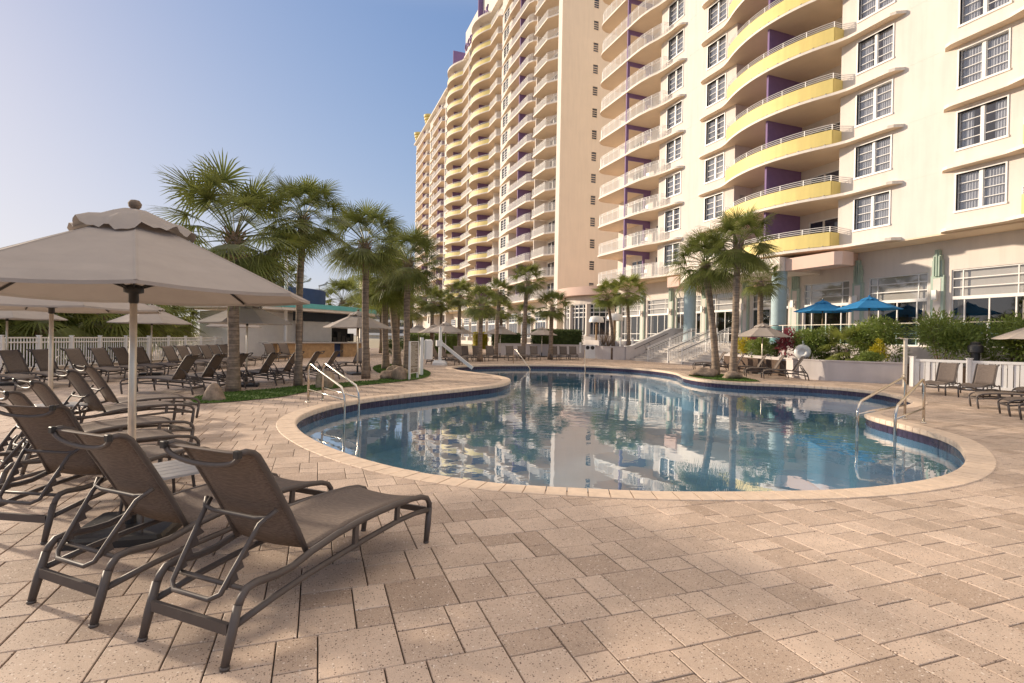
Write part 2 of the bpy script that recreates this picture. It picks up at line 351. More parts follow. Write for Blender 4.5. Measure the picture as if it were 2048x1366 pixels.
def empty(name, loc=(0,0,0), rz=0.0, label=None, cat=None, group=None):
    o = bpy.data.objects.new(name, None); COL.objects.link(o); o.location = tuple(loc)+(0,)*(3-len(loc)); o.rotation_euler = (0,0,rz)
    o.empty_display_size = 0.2
    return tag(o, label, cat, group)
KIDS = {}
def kids(o): return [c for c in bpy.data.objects if c.parent == o]
def copy_tree(o, parent=None, tree=None):
    if tree is None: tree = snapshot(o)
    c = tree[0].copy(); COL.objects.link(c); c.parent = parent
    for sub in tree[1]: copy_tree(sub[0], c, sub)
    return c
def snapshot(o, allo=None):
    if allo is None:
        allo = {}
        for c in bpy.data.objects:
            if c.parent: allo.setdefault(c.parent.name, []).append(c)
    return (o, [snapshot(c, allo) for c in allo.get(o.name, [])])
ORD = ['first','second','third','fourth','fifth','sixth','seventh','eighth','ninth','tenth','eleventh','twelfth','thirteenth','fourteenth','fifteenth']
def heading(d): return math.atan2(-d[0], d[1])
# ================================================================ SETTING: pool, deck, lawns
POOL0 = [(-0.13, 9.93), (-0.11, 9.44), (0.0, 8.72), (0.28, 7.72), (0.67, 6.78), (1.08, 6.09), (1.47, 5.63), (1.97, 5.18), (2.56, 4.86), (3.0, 4.63), (3.46, 4.45), (3.94, 4.29), (4.48, 4.15), (5.06, 4.02), (5.79, 3.96), (6.68, 4.02), (7.44, 4.22), (8.15, 4.53), (8.74, 4.88), (9.4, 5.35), (9.91, 5.85), (10.23, 6.34), (10.46, 6.82), (10.75, 7.41), (11.0, 7.87), (11.33, 8.25), (11.84, 8.55), (12.36, 8.72), (13.0, 8.85), (13.64, 8.99), (14.43, 9.28), (15.08, 9.63), (15.63, 10.1), (16.28, 10.83), (16.79, 11.59), (17.08, 12.35), (17.05, 13.2), (16.42, 14.4), (15.3, 15.25), (14.75, 15.9), (14.45, 16.7), (14.52, 17.67), (14.93, 18.82), (15.58, 19.88), (16.2, 21.1), (16.58, 22.6), (16.6, 24.14), (16.19, 25.54), (15.2, 26.95), (13.2, 28.1), (10.65, 28.4), (8.63, 27.95), (7.35, 27.0), (6.68, 25.75), (6.5, 24.48), (6.6, 23.05), (6.9, 21.55), (7.12, 20.3), (7.12, 19.15), (6.87, 18.09), (6.39, 17.08), (5.65, 16.15), (4.45, 15.25), (3.25, 14.5), (2.2, 13.8), (1.31, 13.08), (0.78, 12.45), (0.4, 11.83), (0.09, 11.14), (-0.08, 10.5)]
def closed_spline(P, k=4):
    out = []; n = len(P)
    for i in range(n):
        p0, p1, p2, p3 = [Vector((*P[(i+j) % n], 0)) for j in (-1, 0, 1, 2)]
        for s in range(k):
            t = s / k
            out.append(0.5 * ((2*p1) + (p2-p0)*t + (2*p0-5*p1+4*p2-p3)*t*t + (3*p1-p0-3*p2+p3)*t**3))
    return out
def resample(P, step):
    d = [0]; n = len(P)
    for i in range(n): d.append(d[-1] + (P[(i+1) % n]-P[i]).length)
    L = d[-1]; m = int(L/step); out = []; j = 0
    for i in range(m):
        s = L*i/m
        while d[j+1] < s: j += 1
        t = (s-d[j])/(d[j+1]-d[j]+1e-9); out.append(P[j].lerp(P[(j+1) % n], t))
    return out
POOL = closed_spline(POOL0)
for _ in range(2):
    POOL = resample(POOL, 0.06); n_ = len(POOL)
    for _k in range(6): POOL = [(POOL[i-1]+POOL[i]*2+POOL[(i+1) % n_])/4 for i in range(n_)]
POOL = resample(POOL, 0.13)
area = sum(POOL[i].x*POOL[(i+1) % len(POOL)].y-POOL[(i+1) % len(POOL)].x*POOL[i].y for i in range(len(POOL)))
if area < 0: POOL.reverse()
NP = len(POOL)
def normals(P):
    n = len(P); out = []
    for i in range(n):
        t = (P[(i+1) % n]-P[i-1]).normalized(); out.append(Vector((t.y, -t.x, 0)))   # outward for ccw
    return out
NRM = normals(POOL)
def off(d): return [POOL[i]+NRM[i]*d for i in range(NP)]
CW = 0.31                                     # coping width
# water surface, shell, tile band
def loop_mesh(loops, close_last=False):
    mb = MB(); vs = []
    for P, z in loops: vs += [(p.x, p.y, z) for p in P]
    fs = [(j*NP+i, j*NP+(i+1) % NP, (j+1)*NP+(i+1) % NP, (j+1)*NP+i) for j in range(len(loops)-1) for i in range(NP)]
    mb.add(vs, fs); return mb
def fill_poly(name, P, z, m):
    bm = bmesh.new(); vs = [bm.verts.new((p.x, p.y, z)) for p in P]
    es = [bm.edges.new((vs[i], vs[(i+1) % len(vs)])) for i in range(len(vs))]
    bmesh.ops.triangle_fill(bm, use_beauty=True, use_dissolve=False, edges=es, normal=(0,0,1))
    me = bpy.data.meshes.new(name); bm.to_mesh(me); bm.free(); me.materials.append(M[m])
    o = bpy.data.objects.new(name, me); COL.objects.link(o); return o
w = fill_poly('pool_water', off(0.02), -0.235, 'water'); tag(w, kind='structure')
sh = loop_mesh([(off(0.03), -0.245), (off(0.03), -0.62), (off(-0.38), -0.65), (off(-0.40), -1.25)]).build('pool_shell', 'plaster'); tag(sh, kind='structure')
fl = fill_poly('pool_floor', off(-0.38), -1.22, 'plaster'); tag(fl, kind='structure')
tb = MB()
TP = resample(off(0.028), 0.152); nT = len(TP)
for i in range(nT):
    a, b = TP[i], TP[(i+1) % nT]; t = (b-a).normalized(); n = Vector((-t.y, t.x, 0))
    a2, b2 = a+t*0.004, b-t*0.004
    tb.add([(a2.x, a2.y, -0.245), (b2.x, b2.y, -0.245), (b2.x, b2.y, -0.104), (a2.x, a2.y, -0.104)], [(0, 1, 2, 3)])
o = tb.build('pool_tile_band', 'tile'); tag(o, kind='structure')
gr = loop_mesh([(off(0.033), -0.09), (off(0.033), -0.26)]).build('pool_tile_grout', 'grout'); tag(gr, kind='structure')
# coping: separate bullnose stones
cp = MB(); tones = []
CP = resample(off(0.0), 0.205); nC = len(CP)
cn = []
for i in range(nC):
    t = (CP[(i+1) % nC]-CP[i-1]).normalized(); cn.append(Vector((t.y, -t.x, 0)))
prof = [(CW, -0.03), (CW, 0.004), (CW-0.006, 0.009), (0.03, 0.009), (0.008, 0.002), (0.0, -0.018), (0.0, -0.075), (0.012, -0.092), (0.05, -0.095)]
for i in range(nC):
    j = (i+1) % nC; vs = []
    g = 0.006
    dz = rnd.uniform(-0.0012, 0.0012)
    for (w_, z) in prof:
        pa = CP[i]+cn[i]*w_; pb = CP[j]+cn[j]*w_; u = (pb-pa).normalized()
        pa = pa+u*g; pb = pb-u*g
        vs += [(pa.x, pa.y, z+dz), (pb.x, pb.y, z+dz)]
    k = len(prof)
    fs = [(2*q, 2*q+1, 2*q+3, 2*q+2) for q in range(k-1)] + [tuple(2*q for q in range(k-1, -1, -1)), tuple(2*q+1 for q in range(k))]
    cp.add(vs, fs)
o = cp.build('pool_coping', 'coping'); tag(o, kind='structure')
# base of the deck with the pool cut out
bm = bmesh.new()
def ring(P, z): 
    vs = [bm.verts.new((p[0], p[1], z)) for p in P]; return [bm.edges.new((vs[i], vs[(i+1) % len(vs)])) for i in range(len(vs))]
es = ring([(p.x, p.y) for p in off(0.06)], -0.014) + ring([(-900, -300), (900, -300), (900, 1600), (-900, 1600)], -0.014)
bmesh.ops.triangle_fill(bm, use_beauty=True, edges=es, normal=(0, 0, 1))
me = bpy.data.meshes.new('ground'); bm.to_mesh(me); bm.free(); me.materials.append(M['joint']); me.materials.append(M['sand'])
for p in me.polygons: p.material_index = 0
o = bpy.data.objects.new('ground', me); COL.objects.link(o); tag(o, kind='structure')
for nm, r_ in (('sandy_ground', (-400, -11.2, -60, 900)), ('far_ground', (-11.2, 400, 66, 900))):
    MB().add([(r_[0], r_[2], -0.008), (r_[1], r_[2], -0.008), (r_[1], r_[3], -0.008), (r_[0], r_[3], -0.008)], [(0, 1, 2, 3)]).build(nm, 'sand')['kind'] = 'structure'

LAWN0 = [(-2.39, 14.0), (-2.28, 13.4), (-2.05, 12.9), (-1.42, 13.12), (-0.55, 13.84), (0.12, 15.01), (1.21, 16.25), (2.7, 17.59), (3.88, 19.01), (4.62, 21.09), (4.96, 23.59), (4.82, 26.75), (4.12, 28.64), (3.37, 27.69), (2.85, 25.18), (2.72, 22.76), (2.75, 21.28), (2.57, 19.76), (2.23, 18.36), (1.57, 17.95), (0.85, 17.32), (-0.13, 16.64), (-0.88, 15.87), (-1.54, 15.32), (-2.14, 14.82)]
ISL0 = [(15.42, 19.08), (16.54, 20.13), (17.35, 20.35), (17.75, 19.87), (17.56, 18.84), (17.12, 17.62), (16.3, 16.05), (15.98, 15.89), (15.46, 16.02), (15.11, 16.33), (14.95, 16.83), (14.9, 17.5), (15.08, 18.3)]
def inpoly(x, y, P):
    c = False; n = len(P); j = n-1
    for i in range(n):
        xi, yi = P[i][0], P[i][1]; xj, yj = P[j][0], P[j][1]
        if (yi > y) != (yj > y) and x < (xj-xi)*(y-yi)/(yj-yi)+xi: c = not c
        j = i
    return c
def lawn(name, P0):
    P = closed_spline(P0, 4)
    o = fill_poly(name, P, 0.016, 'grass'); tag(o, kind='structure')
    # short blades
    xs = [p.x for p in P]; ys = [p.y for p in P]; PP = [(p.x, p.y) for p in P]; mb = MB(); vs = []; fs = []
    A = (max(xs)-min(xs))*(max(ys)-min(ys)); n = int(A*650)
    for _ in range(n):
        x = rnd.uniform(min(xs), max(xs)); y = rnd.uniform(min(ys), max(ys))
        if not inpoly(x, y, PP): continue
        a = rnd.uniform(0, 2*PI); h = rnd.uniform(0.02, 0.045); l = rnd.uniform(0, 0.02); wd = 0.012
        k = len(vs); vs += [(x-wd*math.cos(a), y-wd*math.sin(a), 0.012), (x+wd*math.cos(a), y+wd*math.sin(a), 0.012), (x+l*math.sin(a), y-l*math.cos(a), 0.014+h)]; fs.append((k, k+1, k+2))
    mb.add(vs, fs); g = mb.build('turf_blades', 'grass'); tag(g, 'short green turf blades around the palm trunks by the pool', 'grass', kind='stuff')
    return PP
LP = lawn('lawn', LAWN0); IP = lawn('island_lawn', ISL0)

# pavers: squares of five and four units laid as a pinwheel
U = 0.0945; TH = R(-1.1)
CT, ST = math.cos(TH), math.sin(TH)
cop_out = [(p.x, p.y) for p in off(CW-0.02)]
mid = off(CW*0.55)
def near_pool(x, y, md=1.2):
    best = 1e9; bi = 0
    for i in range(0, NP, 3):
        d = (POOL[i].x-x)**2+(POOL[i].y-y)**2
        if d < best: best = d; bi = i
    for i in range(bi-4, bi+5):
        d = (POOL[i % NP].x-x)**2+(POOL[i % NP].y-y)**2
        if d < best: best = d; bi = i % NP
    return math.sqrt(best), bi
def clip(poly, p, n):
    out = []; m = len(poly)
    for i in range(m):
        a, b = poly[i], poly[(i+1) % m]
        da = (a[0]-p.x)*n.x+(a[1]-p.y)*n.y; db = (b[0]-p.x)*n.x+(b[1]-p.y)*n.y
        if da >= 0: out.append(a)
        if da*db < 0: t = da/(da-db); out.append((a[0]+(b[0]-a[0])*t, a[1]+(b[1]-a[1])*t))
    return out
PPOLY = [(p.x, p.y) for p in POOL[::2]]
pv = MB(); tone = []; PVV = []; PVF = []
SUBS = [(0, 3, 3, 2), (0, 0, 3, 3), (3, 2, 2, 3), (3, 0, 2, 2), (-4, 0, 4, 4)]
X0, Y0 = 1.30, 2.55
LIMX0, LIMX1, LIMY0, LIMY1 = -11.2, 23.2, -2.5, 66
for i in range(-260, 261):
    for j in range(-200, 201):
        bx = (4*i-5*j); by = (5*i+4*j)
        gx = X0+bx*U*CT-by*U*ST; gy = Y0+bx*U*ST+by*U*CT
        if not (LIMX0 < gx < LIMX1 and LIMY0 < gy < 46): continue
        # inside the view wedge only
        if gy < -1 and abs(gx) > 5: continue
        if gx < -0.75*gy-3 or gx > 4.2*gy+9: continue
        for (sx, sy, sw, sh_) in SUBS:
            g = 0.0036/U; c = [(bx+sx+g, by+sy+g), (bx+sx+sw-g, by+sy+g), (bx+sx+sw-g, by+sy+sh_-g), (bx+sx+g, by+sy+sh_-g)]
            q = [(X0+(a*CT-b*ST)*U, Y0+(a*ST+b*CT)*U) for a, b in c]
            cx = sum(a for a, b in q)/4; cy = sum(b for a, b in q)/4
            if -2 < cx < 18.5 and 2.5 < cy < 30:
                d, bi = near_pool(cx, cy)
                if d < 0.75:
                    q = clip(q, mid[bi], NRM[bi])
                    if len(q) < 3: continue
                elif inpoly(cx, cy, PPOLY): continue
            z = rnd.uniform(-0.0012, 0.0012); r_ = rnd.random()
            tval = min(1, max(0, rnd.gauss(0.60, 0.17) if r_ > 0.16 else rnd.uniform(0.02, 0.3)))
            n = len(q); b = 0.0035; k = len(PVV)
            dist = math.hypot(cx, cy)
            mx_ = sum(a for a, _ in q)/n; my_ = sum(b_ for _, b_ in q)/n
            if dist < 12:
                e = 0.5*(abs(q[0][0]-mx_)+abs(q[0][1]-my_))+0.02; s = 1-b/max(e, 0.05)
                PVV += [(a, b_, z-0.02) for a, b_ in q]+[(a, b_, z-b) for a, b_ in q]+[(mx_+(a-mx_)*s, my_+(b_-my_)*s, z) for a, b_ in q]
                fs = [tuple(k+2*n+t for t in range(n))]+[(k+t, k+(t+1) % n, k+n+(t+1) % n, k+n+t) for t in range(n)]+[(k+n+t, k+n+(t+1) % n, k+2*n+(t+1) % n, k+2*n+t) for t in range(n)]
            else:
                PVV += [(a, b_, z) for a, b_ in q]; fs = [tuple(k+t for t in range(n))]
            PVF += fs; tone += [tval]*len(fs)
pv.v = PVV; pv.f = PVF; pv.tone = tone
o = pv.build('paved_deck', 'paver'); tag(o, kind='structure')
o = MB().add([(-11.2, 45.5, -0.004), (24, 45.5, -0.004), (24, 66, -0.004), (-11.2, 66, -0.004)], [(0, 1, 2, 3)]).build('far_deck', 'paver'); tag(o, kind='structure')
# ================================================================ HOTEL WING (right)
DZ = 2.85; XW = 27.98; XB = 29.62; ZT = 1.4
def wall_x(mb, X, y0, y1, z0, z1, holes=(), th=0.22):
    """wall in the plane X facing -X with rectangular holes (ya,yb,za,zb) and their reveals"""
    ys = sorted({y0, y1, *[h[0] for h in holes], *[h[1] for h in holes]}); ys = [y for y in ys if y0 <= y <= y1]
    zs = sorted({z0, z1, *[h[2] for h in holes], *[h[3] for h in holes]}); zs = [z for z in zs if z0 <= z <= z1]
    for a in range(len(ys)-1):
        run = None
        for b in range(len(zs)-1):
            cy, cz = (ys[a]+ys[a+1])/2, (zs[b]+zs[b+1])/2
            inside = any(h[0] < cy < h[1] and h[2] < cz < h[3] for h in holes)
            if inside:
                if run is not None: mb.add([(X, ys[a], run), (X, ys[a+1], run), (X, ys[a+1], zs[b]), (X, ys[a], zs[b])], [(0, 3, 2, 1)]); run = None
            elif run is None: run = zs[b]
        if run is not None: mb.add([(X, ys[a], run), (X, ys[a+1], run), (X, ys[a+1], zs[-1]), (X, ys[a], zs[-1])], [(0, 3, 2, 1)])
    for ya, yb, za, zb in holes:
        x1 = X+th
        mb.add([(X, ya, za), (X, yb, za), (X, yb, zb), (X, ya, zb), (x1, ya, za), (x1, yb, za), (x1, yb, zb), (x1, ya, zb)],
               [(0, 1, 5, 4), (1, 2, 6, 5), (2, 3, 7, 6), (3, 0, 4, 7)])
    return mb
wing = empty('hotel_building', (28, 26, 0), label='cream hotel wing with yellow curved balconies rising behind the pool terrace', cat='hotel')
NF = 17
ZTOP = 6.8+DZ*NF
def zs(k): return 6.78+DZ*k          # slab underside of floor k
WIN = [('D', 14.29), ('C', 19.25), ('B', 31.25), ('A', 36.06)]
holes = [(y, y+1.89, 7.72+DZ*k, 9.40+DZ*k) for _, y in WIN for k in range(NF)]
mb = MB()
wall_x(mb, XW, 13.2, 22.13, 6.8, ZTOP, [h for h in holes if h[0] < 20])
wall_x(mb, XW, 30.18, 38.95, 6.8, ZTOP, [h for h in holes if h[0] > 30])
wall_x(mb, XW, -6, 5.2, 6.8, ZTOP)
for y, sgn in ((22.13, 1), (30.18, -1), (38.95, 1), (13.2, -1), (5.2, 1)):   # recess cheeks
    q = [(XW, y, 6.8), (XB, y, 6.8), (XB, y, ZTOP), (XW, y, ZTOP)]
    mb.add(q, [(0, 1, 2, 3) if sgn > 0 else (3, 2, 1, 0)])
doors = []
for k in range(NF):
    z0 = zs(k)+0.22
    doors += [(22.35, 25.45, z0, z0+2.12), (26.95, 29.3, z0, z0+2.12), (39.2, 41.6, z0, z0+2.12), (43.6, 45.4, z0, z0+2.12), (6.0, 8.5, z0, z0+2.12), (9.9, 12.9, z0, z0+2.12)]
for a, b in ((22.13, 30.18), (38.95, 47.9), (5.2, 13.2)):
    wall_x(mb, XB, a, b, 6.8, ZTOP, [d for d in doors if a < d[0] < b])
# end wall and underside
mb.add([(XB, 47.9, 0), (45, 47.9, 0), (45, 47.9, ZTOP), (XB, 47.9, ZTOP)], [(0, 1, 2, 3)])
mb.add([(XW, -6, 0), (45, -6, 0), (45, -6, ZTOP), (XW, -6, ZTOP)], [(3, 2, 1, 0)])
mb.add([(45, -6, 0), (45, 47.9, 0), (45, 47.9, ZTOP), (45, -6, ZTOP)], [(0, 1, 2, 3)])
mb.add([(XW, -6, ZTOP), (45, -6, ZTOP), (45, 47.9, ZTOP), (XW, 47.9, ZTOP)], [(0, 1, 2, 3)])
# faint floor joints in the stucco
for k in range(NF):
    for a, b in ((16.9, 18.4), (33.9, 35.4)): mb.box(XW-0.006, XW+0.01, a, b, 9.72+DZ*k, 9.74+DZ*k)
mb.build('wall', 'stucco', wing, world=True)
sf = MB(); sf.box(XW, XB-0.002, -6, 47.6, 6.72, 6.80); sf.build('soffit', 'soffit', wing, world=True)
# ground storey
GW = [(14.1, 17.25), (18.33, 21.45), (22.6, 25.7), (26.85, 29.97), (31.15, 34.2), (35.36, 38.45), (39.54, 42.63), (43.8, 46.97), (9.9, 13.0), (5.7, 8.8), (1.5, 4.6)]
gh = [(a, b, ZT+0.06, 5.22) for a, b in GW]
g = MB(); wall_x(g, XB, -6, 47.9, 0, 6.72, gh, 0.2); g.build('ground_wall', 'stucco', wing, world=True)
def window_big(a, b, z0, z1, X):
    """shopfront: three upper rows in three lights, tall lower lights"""
    f = MB(); x0, x1 = X+0.05, X+0.12; t = 0.055
    f.box(x0, x1, a, a+t, z0, z1); f.box(x0, x1, b-t, b, z0, z1); f.box(x0, x1, a+t, b-t, z1-t, z1); f.box(x0, x1, a+t, b-t, z0, z0+t)
    zt = z1-1.3; f.box(x0-0.02, x1, a+t, b-t, zt-0.16, zt)
    for i in (1, 2): z = zt+(z1-zt)*i/3; f.box(x0+0.004, x1, a+t, b-t, z-0.022, z+0.022)
    for y in (a+0.48, b-0.48): f.box(x0+0.008, x1, y-0.025, y+0.025, zt, z1-t)
    for y in (a+0.55, (a+b)/2, b-0.55): f.box(x0+0.008, x1, y-0.028, y+0.028, z0+t, zt-0.16)
    f.box(x0+0.004, x1, a+t, b-t, z0+0.62, z0+0.67)
    o = f.build('shop_window', 'white', wing, world=True)
    p = MB(); p.add([(X+0.10, a, z0), (X+0.10, b, z0), (X+0.10, b, z1), (X+0.10, a, z1)], [(0, 3, 2, 1)]); p.build('pane', 'glass', o, world=True)
    for (ya, yb, za, zb) in ((a+0.1, a+0.5, z0, z1-1.35), (b-0.42, b-0.05, z0, z1-1.35)):
        c = MB(); n = int((yb-ya)/0.035); L = [(X+0.42+0.025*math.sin(i*1.9), ya+(yb-ya)*i/n, za) for i in range(n+1)]; c.strip(L, [(p_[0], p_[1], zb) for p_ in L]); c.build('curtain', 'drape', o, world=True)
    sh_d = rnd.choice((0.02, 0.05, 0.5)); q = MB(); q.add([(X+0.24, a+0.02, zt-0.1), (X+0.24, b-0.02, zt-0.1), (X+0.24, b-0.02, z1), (X+0.24, a+0.02, z1)], [(0, 3, 2, 1)]); q.build('roller_shade', 'shade', o, world=True)
for a, b in GW:
    if a > -1: window_big(a, b, ZT+0.06, 5.22, XB)
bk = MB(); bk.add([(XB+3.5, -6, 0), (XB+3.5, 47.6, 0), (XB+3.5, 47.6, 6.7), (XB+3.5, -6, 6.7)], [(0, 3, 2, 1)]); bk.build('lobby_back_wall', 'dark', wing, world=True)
# stepped pilasters with lamps
PY = [1.0, 5.25, 9.45, 13.6, 17.8, 22.0, 26.25, 30.5, 34.8, 39.0, 43.25, 47.45]
def pilaster(y, first=[None]):
    if first[0]:
        c = copy_tree(None, wing, first[0][0]); c.location.y += y-first[0][1]; return
    p = MB(); X = XB
    p.box(X-0.16, X-0.002, y-0.30, y+0.30, ZT, 5.0); p.box(X-0.19, X-0.002, y-0.23, y+0.23, 5.0, 5.75); p.box(X-0.21, X-0.002, y-0.17, y+0.17, 5.75, 6.0); p.box(X-0.22, X-0.002, y-0.10, y+0.10, 6.0, 6.28)
    for dy, zt_ in ((-0.12, 6.05), (0.0, 6.34), (0.12, 6.05)): p.box(X-0.27, X-0.2, y+dy-0.03, y+dy+0.03, 4.95, zt_-0.1)
    o = p.build('pilaster', 'green', wing, world=True)
    q = MB(); q.box(X-0.175, X-0.16, y-0.17, y+0.17, ZT+0.1, 4.85); q.build('inset_panel', 'stucco', o, world=True)
    l = MB(); l.box(X-0.33, X-0.18, y-0.05, y+0.05, 3.95, 4.05); l.box(X-0.42, X-0.30, y-0.11, y+0.11, 3.78, 4.26); o2 = l.build('wall_lamp', 'white', wing, world=True)
    first[0] = (snapshot(o), y); pilaster.lamp = (snapshot(o2), y)
for i, y in enumerate(PY):
    pilaster(y)
    if i: c = copy_tree(None, wing, pilaster.lamp[0]); c.location.y += y-pilaster.lamp[1]
# punched windows with curtains
def curtain_mesh(y0, y1, z0, z1, X, ph, gap):
    c = MB()
    spans = [(y0, y0+(y1-y0)*(0.5-gap/2)), (y0+(y1-y0)*(0.5+gap/2), y1)] if gap < 0.95 else []
    for ya, yb in spans:
        n = max(6, int((yb-ya)/0.022)); L = [(X+0.02*math.sin(i*1.25+ph)+0.008*math.sin(i*0.37+ph), ya+(yb-ya)*i/n, z0) for i in range(n+1)]
        c.strip(L, [(p[0], p[1], z1) for p in L])
    return c
def small_window(y0, z0, X, w=1.89, h=1.68, parent=None, name='window', gap=0.2, ph=0.0, curtain=True, xs=0.10, rows=4):
    f = MB(); x0, x1 = X+xs, X+xs+0.07; t = 0.055; y1 = y0+w; z1 = z0+h; ym = (y0+y1)/2
    f.box(X-0.035, x1, y0-0.07, y0, z0-0.07, z1+0.07); f.box(X-0.035, x1, y1, y1+0.07, z0-0.07, z1+0.07)
    f.box(X-0.035, x1, y0, y1, z1, z1+0.07); f.box(X-0.06, x1, y0-0.09, y1+0.09, z0-0.09, z0-0.0)
    f.box(x0-0.03, x1, ym-0.065, ym+0.065, z0, z1)
    for a, b in ((y0, ym-0.065), (ym+0.065, y1)):
        f.box(x0, x1, a, a+0.035, z0, z1); f.box(x0, x1, b-0.035, b, z0, z1)
        for i in range(1, rows): z = z0+h*i/rows; f.box(x0+0.01, x1, a+0.035, b-0.035, z-0.014, z+0.014)
    o = f.build(name, 'white', parent, world=True)
    MB().add([(x0+0.04, y0, z0), (x0+0.04, y1, z0), (x0+0.04, y1, z1), (x0+0.04, y0, z1)], [(0, 3, 2, 1)]).build('pane', 'glass', o, world=True)
    if curtain: curtain_mesh(y0, y1, z0, z1, X+0.21, ph, gap).build('curtain', 'curtain', o, world=True)
    return o
protos = [snapshot(small_window(14.29, 7.72, XW, parent=wing, gap=g_, ph=p_)) for g_, p_ in ((0.08, 0.0), (0.45, 1.3), (0.0, 2.1), (0.3, 0.6))]
used = set()
VIS = dict(D=7, C=9, B=12, A=13)
i_ = 0
for nm, y in WIN:
    for k in range(VIS[nm]):
        pi = rnd.choice((0, 0, 1, 2, 3)) if i_ > 3 else i_
        src = protos[pi]
        if pi not in used: used.add(pi); c = src[0]
        else: c = copy_tree(None, wing, src)
        base = src[0] if pi in used else c
        if 'b0' not in src[0]: src[0]['b0'] = 1; src_loc = Vector(src[0].location)
        c.location = Vector((0, y-14.29, DZ*k)); c.location = c.location
        i_ += 1
for p_ in protos:
    if 'b0' in p_[0]: del p_[0]['b0']
for o in wing.children:
    if 'b0' in o: del o['b0']
# ledges and balcony slabs
def arc(cx, cy, r, a0, a1, n=8): return [(cx+r*math.cos(a0+(a1-a0)*i/n), cy+r*math.sin(a0+(a1-a0)*i/n)) for i in range(n+1)]
def wy(y):                                           # projection of the yellow balcony slab at y
    d = abs(y-26.15)
    if d > 4.15: return 0.52+0.20*max(0, 1-(d-4.15)/0.7)
    return 0.72+0.93*(1-(d/4.15)**2)
yy = []
for i in range(0, 61):
    d = -7.55+15.1*i/60
    y = 26.15+d
    if abs(d) > 6.85: w_ = 0.52*math.sqrt(max(0, 1-((abs(d)-6.85)/0.70)**2))
    else: w_ = wy(y)
    yy.append((XW-w_, y))
YEL = [(XW+0.0, yy[0][1])]+yy+[(XW, yy[-1][1]), (XW, 30.18), (XB, 30.18), (XB, 22.13), (XW, 22.13)]
def yellow_balcony(parent, mirror=None):
    f = (lambda p: p) if mirror is None else (lambda p: (p[0], mirror-p[1]))
    sl = MB(); sl.prism([f(p) for p in YEL], 0, 0.15)
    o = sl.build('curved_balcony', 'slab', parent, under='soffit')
    par = [(XW-wy(y)+0.045, y) for y in [22.05+(8.2)*i/24 for i in range(25)]]
    par = [(XW, par[0][1])]+par+[(XW, par[-1][1])]
    a = MB(); par = [f(p) for p in par]
    for i in range(len(par)-1):
        p, q = Vector((*par[i], 0)), Vector((*par[i+1], 0)); u = (q-p).normalized(); n = Vector((u.y, -u.x, 0))*0.03
        if i in (0, len(par)-2): pass
        P = [p-n, q-n, q+n, p+n]; a.add([(v.x, v.y, 0.175) for v in P]+[(v.x, v.y, 0.955) for v in P], [(0, 3, 2, 1), (4, 5, 6, 7), (0, 1, 5, 4), (2, 3, 7, 6), (1, 2, 6, 5), (3, 0, 4, 7)])
    a.build('parapet', 'yellow', o)
    r = MB()
    for z in (1.04, 1.145, 1.255): r.tube([(*p, z) for p in par], 0.018, 5)
    for i in range(1, len(par)-1, 4): r.bar((*par[i], 0.95), (*par[i], 1.265), 0.035)
    r.build('railing', 'white', o)
    d = MB()
    for i in range(2, len(par)-2, 2): d.box(par[i][0]-0.036, par[i][0]-0.0, par[i][1]-0.06, par[i][1]+0.06, 0.152, 0.20)
    d.build('drain_slot', 'blackm', o)
    fn = MB(); y = f((0, 26.15))[1]; fn.box(26.72, XB-0.01, y-0.07, y+0.07, 0.15, DZ); fn.build('divider_fin', 'purple', o)
    return o
def door(parent, ya, yb, n=3):
    w_ = MB(); X = XB+0.03; z0, z1 = 0.22, 2.34
    w_.box(X, X+0.07, ya, ya+0.07, z0, z1); w_.box(X, X+0.07, yb-0.07, yb, z0, z1); w_.box(X, X+0.07, ya+0.07, yb-0.07, z1-0.08, z1)
    for i in range(1, n): y = ya+(yb-ya)*i/n; w_.box(X-0.01, X+0.07, y-0.05, y+0.05, z0, z1-0.08)
    o = w_.build('sliding_door', 'white', parent)
    MB().add([(X+0.05, ya, z0), (X+0.05, yb, z0), (X+0.05, yb, z1), (X+0.05, ya, z1)], [(0, 3, 2, 1)]).build('pane', 'darkglass', o)
    return o
def put(o, k, mirror=0): o.location = Vector(o.location)+Vector((0, 0, zs(k)))
def child_world(o):                                   # parts drawn in world x,y with z from the slab
    o.location = -wloc(wing)
def stack(o, ks):
    child_world(o); sn = snapshot(o); base = Vector(o.location)
    for n, k in enumerate(ks):
        c = o if n == 0 else copy_tree(None, wing, sn)
        c.location = base+Vector((0, 0, zs(k)))
stack(yellow_balcony(wing), range(0, 10))
for a, b, n in ((22.35, 25.45, 3), (26.95, 29.3, 2)): stack(door(wing, a, b, n), range(0, 9))
stack(yellow_balcony(wing, mirror=26.15+9.25), range(0, 7))
for a, b, n in ((9.9, 12.9, 3),): stack(door(wing, a, b, n), range(0, 5))
